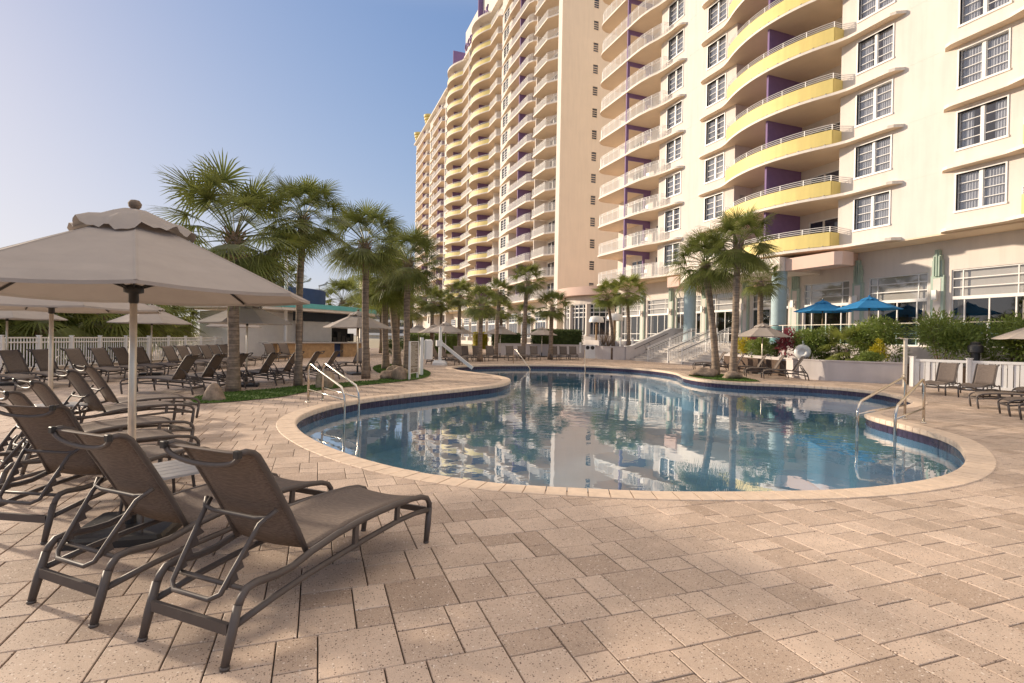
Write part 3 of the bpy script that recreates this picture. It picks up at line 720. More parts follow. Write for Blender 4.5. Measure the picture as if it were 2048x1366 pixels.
# white balcony at the far corner of the wing
BA = arc(28.15, 46.75, 1.35, PI/2, PI, 10)
BA = [(XB, 48.1)]+BA+[(26.8, 41.5), (26.86, 40.3), (27.02, 39.3), (27.25, 38.5), (27.40, 37.7), (27.46, 37.0)]+[(XW-0.52*math.cos(a), 36.4-0.7*math.sin(a)) for a in [PI/2*i/7 for i in range(8)]]+[(XW, 35.7), (XW, 38.95), (XB, 38.95)]
def railing(mb, path, h=1.10, sp=0.115, post=8, r=0.010, z0=0.15):
    P = [Vector((*p, 0)) for p in path]; pts = []
    d = 0
    for i in range(len(P)-1):
        L = (P[i+1]-P[i]).length; s = (-d) % sp if i else 0.0
        while s < L: pts.append(P[i].lerp(P[i+1], s/L)); s += sp
        d = (d+L)
    for k, p in enumerate(pts):
        if k % post == 0: mb.bar((p.x, p.y, z0), (p.x, p.y, z0+h), 0.035)
        else: mb.bar((p.x, p.y, z0+0.07), (p.x, p.y, z0+h-0.2), r*2)
    for z in (z0+0.07, z0+h-0.2, z0+h-0.1, z0+h): mb.tube([(p.x, p.y, z) for p in P], 0.017, 4)
def white_balcony():
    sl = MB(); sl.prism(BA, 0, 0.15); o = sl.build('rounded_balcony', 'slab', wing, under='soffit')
    path = [(XB-0.05, 48.0)]+[(x+0.06, y-0.06) for x, y in arc(28.15, 46.75, 1.3, PI/2, PI, 8)]+[(26.87, 41.5), (26.93, 40.3), (27.09, 39.3), (27.30, 38.5), (27.44, 37.9), (XW-0.02, 37.9)]
    r = MB(); railing(r, path); r.build('railing', 'white', o)
    f = MB(); y = 42.5                                 # side fin with an opening
    f.box(26.86, 27.12, y-0.07, y+0.07, 0.15, DZ); f.box(28.9, 29.12, y-0.07, y+0.07, 0.15, DZ); f.box(27.12, 28.9, y-0.07, y+0.07, DZ-0.36, DZ); f.box(29.12, XB-0.01, y-0.07, y+0.07, 2.2, DZ)
    f.build('divider_fin', 'purple', o)
    for (x, yy_) in ((27.7, 40.6), (27.8, 44.2)):      # chairs on the balcony
        c = MB(); c.box(x, x+0.45, yy_, yy_+0.45, 0.58, 0.62); c.box(x+0.42, x+0.45, yy_, yy_+0.45, 0.62, 1.0)
        for dx in (0.02, 0.40):
            for dy in (0.02, 0.40): c.box(x+dx, x+dx+0.03, yy_+dy, yy_+dy+0.03, 0.15, 0.58)
        c.build('balcony_chair', 'white', o)
    return o
stack(white_balcony(), range(0, 13))
for a, b, n in ((39.2, 41.6, 2), (43.6, 45.4, 2)): stack(door(wing, a, b, n), range(0, 10))
v = MB(); v.box(28.5, 28.95, 30.15, 30.178, 1.85, 2.25)
o = v.build('vent_grille', 'table', wing); stack(o, range(0, 8))
# entrance canopy, columns, salmon soffit boxes
cn_ = MB()
can = [(27.2, 34.75), (26.25, 33.6)]+[(26.25-1.0*math.sin(PI*t/14), 33.4-8.2*t/14) for t in range(0, 15)]+[(26.25, 24.5), (XB-0.005, 24.5), (XB-0.005, 34.75)]
cn_.prism(can, 5.78, 6.60); cn_.build('entrance_canopy', 'slab', wing, world=True)
for pts_, za, zb in (([(26.7, 24.49), (26.7, 21.3), (26.95, 21.0), (27.8, 21.0), (27.8, 24.49)], 5.78, 6.50), ([(27.81, 24.40), (27.81, 22.1), (XB-0.007, 22.1), (XB-0.007, 24.40)], 6.0, 6.71),
                     ([(27.0, 34.76), (27.0, 36.2), (27.5, 36.5), (XB-0.006, 36.5), (XB-0.006, 34.76)], 5.75, 6.55)):
    MB().prism(pts_, za, zb).build('soffit_box', 'salmon', wing, world=True)
for y in (24.95, 33.1):
    c = MB(); c.lathe([(0.43, ZT), (0.43, 5.78)], 28, (26.75, y, 0)); c.lathe([(0.50, ZT), (0.50, ZT+0.18), (0.43, ZT+0.2)], 28, (26.75, y, 0))
    o = c.build('column', 'teal', wing, world=True); smooth_by_angle(o)
dp = MB(); dp.tube([(XB-0.1, 38.2, 6.6), (XB-0.1, 38.2, 5.6), (XB-0.25, 38.2, 5.3), (XB-0.1, 38.2, 5.0), (XB-0.1, 38.2, 1.5)], 0.05, 8); dp.build('drain_pipe', 'green', wing, world=True)

# ================================================================ HOTEL TOWER (far)
XT = 30.0; YT0, YT1 = 62.8, 161.5
tower = empty('hotel_tower', (35, 110, 0), label='tall cream hotel tower with stacked white and yellow balconies and purple fins, beyond the wing', cat='hotel')
NT = 17
def zt(k): return 6.78+DZ*k
ZH = zt(19)+2.4; ZL = zt(18)+0.9
cols = [(63.9, 81.2), (85.9, 122.2), (125.6, 136.6), (142.4, 158.0)]      # recesses
mb = MB(); walls = []
edges = [YT0]+[v for c in cols for v in c]+[YT1]
wins = [(82.6, 84.9), (122.9, 124.9), (137.2, 138.6), (139.6, 141.2), (158.8, 160.4)]
for i in range(0, len(edges), 2):
    hs_ = [(a, b, zt(k)+0.95, zt(k)+2.6) for a, b in wins if edges[i] < a < edges[i+1] for k in range(-1, NT)]
    wall_x(mb, XT, edges[i], edges[i+1], 0, ZH if edges[i] < 105 else ZL, hs_, 0.2)
for a, b in cols:
    mb.add([(XT, a, 0), (XT+1.7, a, 0), (XT+1.7, a, ZL), (XT, a, ZL)], [(0, 1, 2, 3)])
    mb.add([(XT, b, 0), (XT+1.7, b, 0), (XT+1.7, b, ZL), (XT, b, ZL)], [(3, 2, 1, 0)])
    mb.add([(XT+1.7, a, 0), (XT+1.7, b, 0), (XT+1.7, b, ZL), (XT+1.7, a, ZL)], [(0, 3, 2, 1)])
mb.box(XT+0.3, 55, YT0+0.3, 107.6, ZL-3, ZH); mb.box(XT+0.6, 54.8, 107.7, YT1-0.2, ZL-4, ZL)
mb.add([(55, YT0, 0), (55, YT1, 0), (55, YT1, ZL), (55, YT0, ZL)], [(0, 1, 2, 3)]); mb.add([(XT, YT1, 0), (55, YT1, 0), (55, YT1, ZL), (XT, YT1, ZL)], [(0, 1, 2, 3)])
mb.box(XT-0.5, XT+0.3, YT0, 107.0, zt(18)+0.15, ZH)
mb.build('wall', 'stucco', tower, world=True)
e = MB(); ew = [(33.7, 34.7)]
ys_ = [zt(k)+0.95 for k in range(-1, 19)]
# end wall with stair windows
xs_ = [XT, 34.55, 35.25, 58]
for i in range(3):
    if i != 1: e.add([(xs_[i], YT0, 0), (xs_[i+1], YT0, 0), (xs_[i+1], YT0, ZH), (xs_[i], YT0, ZH)], [(0, 1, 2, 3)])
z_ = 0
for z0 in ys_:
    e.add([(xs_[1], YT0, z_), (xs_[2], YT0, z_), (xs_[2], YT0, z0), (xs_[1], YT0, z0)], [(0, 1, 2, 3)])
    e.add([(xs_[1], YT0, z0), (xs_[2], YT0, z0), (xs_[2], YT0+0.15, z0), (xs_[1], YT0+0.15, z0)], [(0, 1, 2, 3)]); z_ = z0+1.15
e.add([(xs_[1], YT0, z_), (xs_[2], YT0, z_), (xs_[2], YT0, ZH), (xs_[1], YT0, ZH)], [(0, 1, 2, 3)])
e.build('end_wall', 'tan', tower, world=True)
def stairwin(z0):
    f = MB(); y0 = YT0+0.02; x0, x1 = xs_[1], xs_[2]; f.box(x0-0.04, x0, y0-0.04, y0+0.08, z0-0.04, z0+1.19); f.box(x1, x1+0.04, y0-0.04, y0+0.08, z0-0.04, z0+1.19)
    f.box(x0, x1, y0-0.05, y0+0.08, z0-0.05, z0)
    for i in range(1, 4): f.box(x0, x1, y0+0.02, y0+0.08, z0+1.15*i/4-0.03, z0+1.15*i/4+0.03)
    o = f.build('stair_window', 'tan', tower, world=True)
    MB().add([(x0, y0+0.07, z0), (x1, y0+0.07, z0), (x1, y0+0.07, z0+1.15), (x0, y0+0.07, z0+1.15)], [(0, 1, 2, 3)]).build('pane', 'darkglass', o, world=True); return o
o = stairwin(ys_[0]); sn = snapshot(o)
for z0 in ys_[1:]: c = copy_tree(None, tower, sn); c.location.z += z0-ys_[0]
def twin(a, b, z0):
    f = MB(); X = XT; f.box(X-0.03, X+0.1, a-0.06, a, z0-0.06, z0+1.71); f.box(X-0.03, X+0.1, b, b+0.06, z0-0.06, z0+1.71); f.box(X-0.05, X+0.1, a, b, z0-0.06, z0)
    f.box(X-0.03, X+0.1, a, b, z0+1.65, z0+1.71); m_ = (a+b)/2; f.box(X, X+0.1, m_-0.06, m_+0.06, z0, z0+1.65)
    for i in (1, 2, 3): f.box(X+0.03, X+0.1, a, b, z0+1.65*i/4-0.025, z0+1.65*i/4+0.025)
    o = f.build('window', 'white', tower, world=True)
    MB().add([(X+0.09, a, z0), (X+0.09, b, z0), (X+0.09, b, z0+1.65), (X+0.09, a, z0+1.65)], [(0, 3, 2, 1)]).build('pane', 'darkglass', o, world=True); return o
for a, b in wins:
    o = twin(a, b, zt(-1)+0.95 if a < 100 else zt(0)+0.95); sn = snapshot(o)
    for k in range(0 if a < 100 else 1, NT+1): c = copy_tree(None, tower, sn); c.location.z += DZ*(k+(1 if a < 100 else 0))
# --- balconies
def tbal(name, slab, rails, parapets, fins, door_=None, k0=0, k1=18, rsp=0.16, finm='purple'):
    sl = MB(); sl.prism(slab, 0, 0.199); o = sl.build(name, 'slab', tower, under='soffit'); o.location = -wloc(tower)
    for path in rails: r = MB(); railing(r, path, 1.05, rsp, 8, 0.016, 0.2); r.build('railing', 'white', o)
    for path in parapets:
        a = MB()
        for i in range(len(path)-1):
            p, q = Vector((*path[i], 0)), Vector((*path[i+1], 0)); u = (q-p).normalized(); n = Vector((u.y, -u.x, 0))*0.04
            P = [p-n, q-n, q+n, p+n]; a.add([(v.x, v.y, 0.21) for v in P]+[(v.x, v.y, 0.88) for v in P], [(0, 3, 2, 1), (4, 5, 6, 7), (0, 1, 5, 4), (2, 3, 7, 6), (1, 2, 6, 5), (3, 0, 4, 7)])
        a.build('parapet', 'yellow', o)
        t_ = MB(); t_.tube([(*p, 1.1) for p in path], 0.025, 4); t_.tube([(*p, 0.98) for p in path], 0.02, 4)
        for i in range(0, len(path), 3): t_.bar((*path[i], 0.85), (*path[i], 1.1), 0.04)
        t_.build('railing', 'white', o)
    for y, x0, m_ in fins:
        f = MB(); f.box(x0, XT+1.69, y-0.1, y+0.1, 0.2, DZ-0.001); f.build('divider_fin', m_, o)
    for a, b in (door_ or []):
        d = MB(); d.box(XT+1.60, XT+1.69, a, b, 0.25, 2.35); d.build('balcony_door', 'darkglass', o)
        d = MB(); d.box(XT+1.56, XT+1.69, a-0.08, b+0.08, 2.351, 2.43)
        for y in (a-0.08, (a+b)/2-0.04, b): d.box(XT+1.56, XT+1.69, y, y+0.08, 0.25, 2.35)
        d.build('door_frame', 'white', o)
    sn = snapshot(o); base = Vector(o.location)
    for n, k in enumerate(range(k0, k1)):
        c = o if n == 0 else copy_tree(None, tower, sn)
        c.location = base+Vector((0, 0, zt(k)))
XF = 29.3; XR = XT+1.69
tbal('balcony', [(XR, 64.0), (XR-1.0, 64.0), (XF, 65.9), (XF, 70.3), (XT, 70.3), (XT, 80.9), (XR, 80.9)][:4]+[(XT, 70.3), (XR, 70.3)], [[(XR-0.9, 64.1), (XF+0.08, 65.95), (XF+0.08, 70.2)]], [], [(70.45, XT-0.2, 'stucco')], [(64.3, 66.4), (67.2, 69.4)])
tbal('rounded_balcony', [(XR, 71.2), (30.4, 71.3), (29.7, 71.7), (XF, 72.5), (XF, 80.4), (29.5, 82.0), (XT-0.02, 86.2), (XT, 86.2), (XT, 81.2), (XR, 81.2)], [[(30.4, 71.4), (29.75, 71.8), (XF+0.08, 72.6), (XF+0.08, 80.4)]], [], [(76.3, 29.5, 'purple')], [(72.5, 75.0), (78, 80.5)])
def bulge(a, b, n=14, dep=1.75): return [(XF-dep*(1-((2*i/n-1)**2))*1.0, a+(b-a)*i/n) for i in range(n+1)]
b1 = bulge(90.3, 99.8); b2 = bulge(108.3, 118.2)
tbal('curved_balcony', [(XR, 85.9), (XT, 85.9), (XF+0.3, 85.9), (XF, 86.3)]+b1+[(XF, 104)]+b2+[(XF, 121.6), (XT, 122.2), (XR, 122.2)],
     [[(XT, 86.0), (XF+0.08, 86.4), (XF+0.08, 90.2)], [(XF+0.08, 99.9), (XF+0.08, 108.2)], [(XF+0.08, 118.3), (XF+0.08, 121.8)]],
     [[(x+0.08, y) for x, y in b1], [(x+0.08, y) for x, y in b2]], [(95.0, 28.9, 'purple'), (103.9, 29.4, 'stucco'), (113.3, 28.9, 'purple'), (89.6, 30.2, 'stucco'), (100.3, 30.2, 'stucco')], [(87, 89), (97, 99), (106, 107.6), (115, 117)])
tbal('square_balcony', [(XR, 125.6), (XT, 125.6), (XF, 126.2), (XF, 136.4), (XF+0.35, 137.0), (XF+0.35, 141.2), (XT, 141.6), (XT, 136.6), (XR, 136.6)], [[(XT, 125.8), (XF+0.08, 126.3), (XF+0.08, 136.3)]], [], [(131.2, 29.7, 'purple')], None, rsp=0.22)
tbal('square_balcony', [(XR, 142.4), (XT, 142.4), (XF, 142.9), (XF, 157.8), (XF+0.35, 158.4), (XF+0.35, 160.6), (XT, 161.0), (XT, 158.0), (XR, 158.0)], [[(XT, 142.6), (XF+0.08, 143.0), (XF+0.08, 157.6)]], [], [(149.6, 29.7, 'purple')], None, rsp=0.22)
# crowning slabs, fins, sign band, finials
t = MB()
t.prism([(XT+1, 108), (XT, 107.3)]+[(XF, 107.8)]+bulge(108.3, 118.2)+[(XF, 122.2), (XT+1, 122.2)], zt(18), zt(18)+0.35)
t.prism([(XT+1, YT0), (XF, YT0+2)]+[(XF, 88)]+bulge(90.3, 99.8)+[(XF, 107.3), (XT+1, 107.3)], zt(18)+0.001, zt(18)+0.36)
t.box(XF-0.1, XT+0.8, 122.2, YT1, zt(18)+0.002, zt(18)+0.30)
t.build('roof_slab', 'slab', tower, world=True)
for y, z1 in ((95.6, ZH+1.6), (113.6, zt(18)+4.6)):
    f = MB(); f.box(28.6, 31.5, y-0.12, y+0.12, zt(18)+0.36, z1); f.build('roof_fin', 'purple', tower, world=True)
for y in (146.0, 160.0):
    f = MB(); f.lathe([(0.0, -0.6), (0.5, -0.5), (0.9, 0.1), (1.15, 0.3), (1.15, 0.75), (0.9, 0.76), (0.9, 1.0), (1.3, 1.01), (1.3, 1.5), (1.0, 1.51), (1.0, 1.75), (1.45, 1.76), (1.45, 2.3), (0, 2.3)], 16, (XT+0.4, y, zt(18)+0.9))
    f.build('roof_finial', 'yellow', tower, world=True)
txt = bpy.data.curves.new('sign_letters', 'FONT'); txt.body = 'OCEAN WALK'; txt.size = 2.1; txt.extrude = 0.1; txt.space_character = 1.12
to = bpy.data.objects.new('tmp', txt); COL.objects.link(to); bpy.context.view_layer.update()
me = bpy.data.meshes.new_from_object(to.evaluated_get(bpy.context.evaluated_depsgraph_get())); bpy.data.objects.remove(to)
me.materials.clear(); me.materials.append(M['purple'])
o = bpy.data.objects.new('roof_sign_lettering', me); COL.objects.link(o); o.parent = tower
o.matrix_local = Matrix.Translation(Vector((XT-0.62, 107.0, zt(18)+0.45+0.7))-wloc(tower)) @ Matrix.Rotation(-PI/2, 4, 'Z') @ Matrix.Rotation(PI/2, 4, 'X')
# ground storey windows of the tower
for i in range(10):
    a = 66.0+i*5.2; X = XT-0.0
    f = MB(); z0, z1 = 1.5, 5.2
    f.box(X-0.12, X-0.002, a, a+3.6, z0, z1)
    o = f.build('ground_window', 'white', tower, world=True)
    p = MB()
    for r_ in range(3):
        for c_ in range(3): p.box(X-0.135, X-0.12, a+0.15+c_*1.15, a+1.15+c_*1.15, z0+2.45+r_*0.42, z0+2.8+r_*0.42)
    for c_ in range(4): p.box(X-0.135, X-0.12, a+0.12+c_*0.86, a+0.86+c_*0.86, z0+0.1, z0+2.2)
    p.build('pane', 'darkglass', o, world=True)

# ================================================================ LOBBY ROTUNDA between wing and tower
rot = empty('lobby_rotunda', (34, 54.5, 0), label='round glazed lobby with salmon band between hotel wing and tower', cat='rotunda')
mb = MB(); C = (34.0, 54.5, 0); mb.lathe([(6.2, 0), (6.2, 1.9)], 48, C); mb.lathe([(6.2, 5.3), (6.2, 6.2)], 48, C)
nb = 14
for i in range(nb):
    a = 2*PI*i/nb; d = Vector((math.cos(a), math.sin(a), 0)); mb.obox(Vector(C)+d*6.15+Vector((0, 0, 3.6)), (0, 0, 1), 3.4, 0.5, 0.3)
mb.build('wall', 'stucco', rot, world=True)
b = MB(); b.lathe([(6.4, 6.2), (7.3, 6.2), (7.3, 7.1), (0.2, 7.15)], 48, C); o = b.build('salmon_band', 'salmon', rot, world=True); smooth_by_angle(o)
gl = MB(); gl.lathe([(6.0, 1.9), (6.0, 5.3)], 56, C); gl.build('pane', 'darkglass', rot, world=True)
fr = MB()
for z in (1.95, 3.9, 4.4, 4.85, 5.27): fr.lathe([(6.1, z-0.05), (6.1, z+0.05)], 56, C)
for i in range(nb*4):
    a = 2*PI*i/(nb*4); d = Vector((math.cos(a), math.sin(a), 0)); fr.obox(Vector(C)+d*6.1+Vector((0, 0, 3.6)), (0, 0, 1), 3.4, 0.07, 0.07)
fr.build('window_frame', 'white', rot, world=True)
# ================================================================ TERRACE, STAIRS, WALLS
def slabpoly(name, poly, z0, z1, m, label, cat, kind=None):
    o = MB().prism(poly, z0, z1).build(name, m, loc=(poly[0][0], poly[0][1], 0)); tag(o, label, cat, kind=kind); return o
t = MB(); t.prism([(24.4, -3), (24.4, 24.8), (26.25, 24.8), (26.25, 34.6), (24.2, 34.7), (24.2, 47), (XB-0.01, 47), (XB-0.01, -3)], 0, ZT)
tag(t.build('terrace', 'terracetile'), kind='structure')
# stairs
NS = 9; st = MB(); tr_ = (26.25-22.6)/NS; rz = ZT/NS
for i in range(NS):
    x0 = 22.6+tr_*i; z1 = rz*(i+1)-0.002
    st.box(x0, 26.245, 24.95, 34.55, rz*i+0.001 if i else 0, z1)
    st.box(x0-0.025, x0+0.06, 24.96, 34.54, z1-0.035, z1+0.003)
o = st.build('staircase', 'concrete', loc=(22.6, 30, 0)); tag(o, 'wide pale concrete steps climbing from the deck to the hotel entrance', 'steps')
def stair_rail(y, label):
    r = empty('stair_railing', (22.7, y, 0), label=label, cat='railing', group='white railings on the entrance steps')
    sl_ = ZT/3.65
    def P(s, h): return (22.55+s-22.7+0.0, 0, max(0, s*sl_)+h)
    a = MB(); L = 3.7
    for s in (0.0, 1.85, L, L+0.35):
        b = min(ZT, s*sl_); a.bar((s-0.15, 0, b-0.02), (s-0.15, 0, b+1.02), 0.055)
    a.build('post', 'white', r)
    b_ = MB()
    for h in (0.82, 0.92, 1.02): b_.tube([(-0.15, 0, h), (L-0.15, 0, ZT+h), (L+0.2, 0, ZT+h)], 0.022, 6)
    b_.tube([(-0.15, 0, 0.12), (L-0.15, 0, ZT+0.12)], 0.02, 6); b_.build('rail', 'white', r)
    c = MB(); n = 28
    for i in range(1, n):
        s = L*i/n; c.bar((s-0.15, 0, s*sl_+0.12), (s-0.15, 0, s*sl_+0.82), 0.024)
    c.build('baluster', 'white', r); r['note'] = ''; del r['note']
    h = MB(); h.tube([(-0.35, 0.09, 0.80), (-0.1, 0.09, 0.86), (L-0.15, 0.09, ZT+0.86), (L+0.3, 0.09, ZT+0.86)], 0.022, 6); h.build('handrail', 'blackm', r)
for y, lb in ((32.25, 'left of the three white stair railings, farthest from the palms'), (30.0, 'middle of the three white stair railings on the wide steps'), (28.55, 'right of the three white stair railings, nearest the twin palms')): stair_rail(y, lb)
rw = empty('stair_side_wall', (24.5, 34.8, 0), label='grey sloping wall with two ring ornaments beside the entrance steps', cat='wall')
w = MB(); prof_ = [(22.3, 0), (22.3, 1.0), (22.75, 1.02), (26.3, 2.42), (28.2, 2.42), (28.2, 0)]
w.add([(x, 34.62, z) for x, z in prof_]+[(x, 34.95, z) for x, z in prof_], [tuple(range(6)), tuple(range(11, 5, -1))]+[(i, 6+i, 6+(i+1) % 6, (i+1) % 6) for i in range(6)])
w.build('wall', 'greywall', rw, world=True)
w = MB(); cap = [(22.28, 1.0), (22.75, 1.02), (26.3, 2.42), (28.2, 2.42)]
w.add([(x, 34.60, z+0.003) for x, z in cap]+[(x, 34.97, z+0.003) for x, z in cap]+[(x, 34.60, z+0.05) for x, z in cap]+[(x, 34.97, z+0.05) for x, z in cap],
      [(0, 1, 9, 8), (1, 2, 10, 9), (2, 3, 11, 10), (8, 9, 13, 12), (9, 10, 14, 13), (10, 11, 15, 14), (4, 12, 13, 5), (5, 13, 14, 6), (6, 14, 15, 7), (0, 8, 12, 4)])
w.build('coping_cap', 'white', rw, world=True)
for x, z in ((24.15, 1.08), (26.7, 1.83)):
    g = MB(); g.tube([(x+0.24*math.cos(a), 34.60, z+0.24*math.sin(a)) for a in [2*PI*i/24 for i in range(25)]], 0.035, 6, cap=False); g.build('ring_ornament', 'table', rw, world=True)
g = MB(); g.tube([(22.95, 34.5, 0.85), (25.9, 34.5, 2.05)], 0.022, 6)
for s in (0.02, 0.35, 0.68, 0.98): x = 22.95+2.95*s; g.bar((x, 34.61, 0.80+1.2*s), (x, 34.5, 0.84+1.2*s), 0.02)
g.build('handrail', 'blackm', rw, world=True)
# planter walls
def wallrun(name, pts, h, th, m, label, cat='wall', cap=True, z0=0):
    r = empty(name, (pts[0][0], pts[0][1], 0), label=label, cat=cat); w = MB(); c = MB()
    P = [Vector((*p, 0)) for p in pts]; n = len(P); N = []
    for i in range(n):
        t = (P[min(i+1, n-1)]-P[max(i-1, 0)]).normalized(); N.append(Vector((-t.y, t.x, 0)))
    A = [P[i]-N[i]*th/2 for i in range(n)]; B = [P[i]+N[i]*th/2 for i in range(n)]
    w.prism([(p.x, p.y) for p in A]+[(p.x, p.y) for p in reversed(B)], z0, h)
    w.build('wall', m, r, world=True)
    if cap:
        A = [P[i]-N[i]*(th/2+0.03) for i in range(n)]; B = [P[i]+N[i]*(th/2+0.03) for i in range(n)]
        c.prism([(p.x, p.y) for p in A]+[(p.x, p.y) for p in reversed(B)], h+0.001, h+0.05); c.build('coping_cap', m, r, world=True)
    return r
wallrun('planter_wall', [(22.55, 24.75), (22.0, 22.8), (21.1, 20.6), (20.2, 18.4), (19.5, 16.9), (19.75, 16.0), (20.5, 14.9), (21.25, 13.95)], 0.78, 0.2, 'greywall', 'low grey planter wall curving behind the island loungers')
wallrun('planter_wall', [(22.3, 34.85), (21.6, 35.2), (21.15, 35.9), (21.2, 38.4)], 0.95, 0.2, 'greywall', 'low grey wall with rounded end left of the entrance steps')
wallrun('planter_wall', [(21.3, 38.7), (19.9, 39.4), (18.2, 40.6), (16.6, 41.9), (15.0, 43.4)], 0.98, 0.2, 'greywall', 'long low wall with pale cap in front of the clipped hedge')
wallrun('terrace_wall', [(24.35, -3), (24.35, 24.8)], 1.42, 0.16, 'greywall', 'grey retaining wall behind the planting below the glass railing', cap=False)
wallrun('terrace_wall', [(24.15, 34.9), (24.15, 47)], 1.42, 0.16, 'greywall', 'grey terrace wall beyond the entrance steps behind the bare shrub', cap=False)
soil = [(22.4, 24.7), (20.95, 20.6), (20.05, 18.4), (19.6, 16.9), (20.7, 14.9), (21.3, 13.8), (22.2, 11.5), (23.2, 9.2), (24.2, 6.5), (24.25, 24.7)]
tag(MB().prism(soil, 0.0, 0.70).build('planting_bed', 'soil'), kind='structure')
soil2 = [(21.4, 35.2), (21.4, 38.6), (18.3, 40.8), (16.6, 42.3), (16.6, 46.5), (24.0, 46.5), (24.0, 35.2)]
tag(MB().prism(soil2, 0.0, 0.88).build('planting_bed', 'soil'), kind='structure')
# glass railing on the terrace
def glass_rail(y0, y1, label, x=24.55):
    r = empty('glass_railing', (x, y0, ZT), label=label, cat='railing', group='glass railings along the terrace edge')
    n = max(1, round((y1-y0)/1.5))
    for i in range(n+1):
        y = y0+(y1-y0)*i/n; MB().box(x-0.025, x+0.025, y-0.025, y+0.025, ZT, ZT+1.03).build('post', 'white', r, world=True)
    for z in (1.05, 0.38): MB().box(x-0.03, x+0.03, y0, y1, ZT+z-0.02, ZT+z+0.02).build('rail', 'steel' if z > 1 else 'white', r, world=True)
    for i in range(n):
        a, b = y0+(y1-y0)*i/n+0.05, y0+(y1-y0)*(i+1)/n-0.05
        MB().box(x-0.006, x+0.006, a, b, ZT+0.1, ZT+1.0).build('glass_panel', 'railglass', r, world=True)
glass_rail(5.5, 14.5, 'near length of glass railing above the oleander bushes')
glass_rail(15.5, 24.0, 'far length of glass railing beneath the two blue umbrellas')
# ================================================================ WHITE LOUVRE FENCE (right) and PICKET FENCE (left)
def board_fence():
    A = Vector((20.6, 13.2, 0)); B = Vector((22.6, 8.9, 0)); Cc = Vector((23.9, 4.5, 0)); r = empty('board_fence', (20.6, 13.2, 0), label='low white board fence behind the loungers on the right', cat='fence')
    for P, Q, n in ((A, B, 3), (B, Cc, 3)):
        for i in range(n):
            p = P.lerp(Q, i/n); q = P.lerp(Q, (i+1)/n); u = (q-p).normalized(); nn = Vector((-u.y, u.x, 0))
            m_ = MB(); m_.obox(p+Vector((0, 0, 0.53)), (0, 0, 1), 1.06, 0.13, 0.13); m_.obox(p+Vector((0, 0, 1.075)), (0, 0, 1), 0.03, 0.16, 0.16); m_.build('post', 'vinyl', r, world=True)
            f = MB(); L = (q-p).length
            f.bar(p+Vector((0, 0, 0.96))+u*0.07, q+Vector((0, 0, 0.96))-u*0.07, 0.05, 0.09); f.bar(p+Vector((0, 0, 0.10))+u*0.07, q+Vector((0, 0, 0.10))-u*0.07, 0.05, 0.09)
            k = int((L-0.14)/0.15)
            for j in range(k):
                c = p+u*(0.14+0.15*j); off_ = nn*(0.010 if j % 2 else -0.012); d = u
                a_ = c+off_; f.add([(a_.x-d.x*0.065, a_.y-d.y*0.065, 0.14), (a_.x+d.x*0.065, a_.y+d.y*0.065, 0.14), (a_.x+d.x*0.065, a_.y+d.y*0.065, 0.93), (a_.x-d.x*0.065, a_.y-d.y*0.065, 0.93),
                           (a_.x-d.x*0.065+nn.x*0.014, a_.y-d.y*0.065+nn.y*0.014, 0.14), (a_.x+d.x*0.065+nn.x*0.014, a_.y+d.y*0.065+nn.y*0.014, 0.14), (a_.x+d.x*0.065+nn.x*0.014, a_.y+d.y*0.065+nn.y*0.014, 0.93), (a_.x-d.x*0.065+nn.x*0.014, a_.y-d.y*0.065+nn.y*0.014, 0.93)],
                          [(0, 1, 2, 3), (7, 6, 5, 4), (0, 4, 5, 1), (1, 5, 6, 2), (2, 6, 7, 3), (3, 7, 4, 0)])
            f.build('board_panel', 'vinyl', r, world=True)
board_fence()
def picket_fence():
    pts = [(-12.3, 15.6), (-9.6, 23.2), (-8.08, 27.45), (-6.5, 31.9), (-5.0, 36.0), (-4.3, 38.5)]
    r = empty('picket_fence', (-9.6, 23.2, 0), label='white picket pool fence in front of the palmettos on the left', cat='fence')
    for s in range(len(pts)-1):
        P, Q = Vector((*pts[s], 0)), Vector((*pts[s+1], 0)); L = (Q-P).length; n = max(1, round(L/1.52))
        for i in range(n):
            p = P.lerp(Q, i/n); q = P.lerp(Q, (i+1)/n); u = (q-p).normalized(); l = (q-p).length
            m_ = MB(); m_.obox(p+Vector((0, 0, 0.63)), (0, 0, 1), 1.26, 0.11, 0.11); m_.obox(p+Vector((0, 0, 1.27)), (0, 0, 1), 0.03, 0.14, 0.14); m_.build('post', 'vinyl', r, world=True)
            f = MB()
            for z in (1.19, 1.03, 0.12): f.bar(p+u*0.055+Vector((0, 0, z)), q-u*0.055+Vector((0, 0, z)), 0.045, 0.05)
            k = 12
            for j in range(1, k):
                c = p+u*(l*j/k); f.obox(c+Vector((0, 0, 0.645)), (0, 0, 1), 1.04, 0.030, 0.024)
            f.build('picket_panel', 'vinyl', r, world=True)
picket_fence()
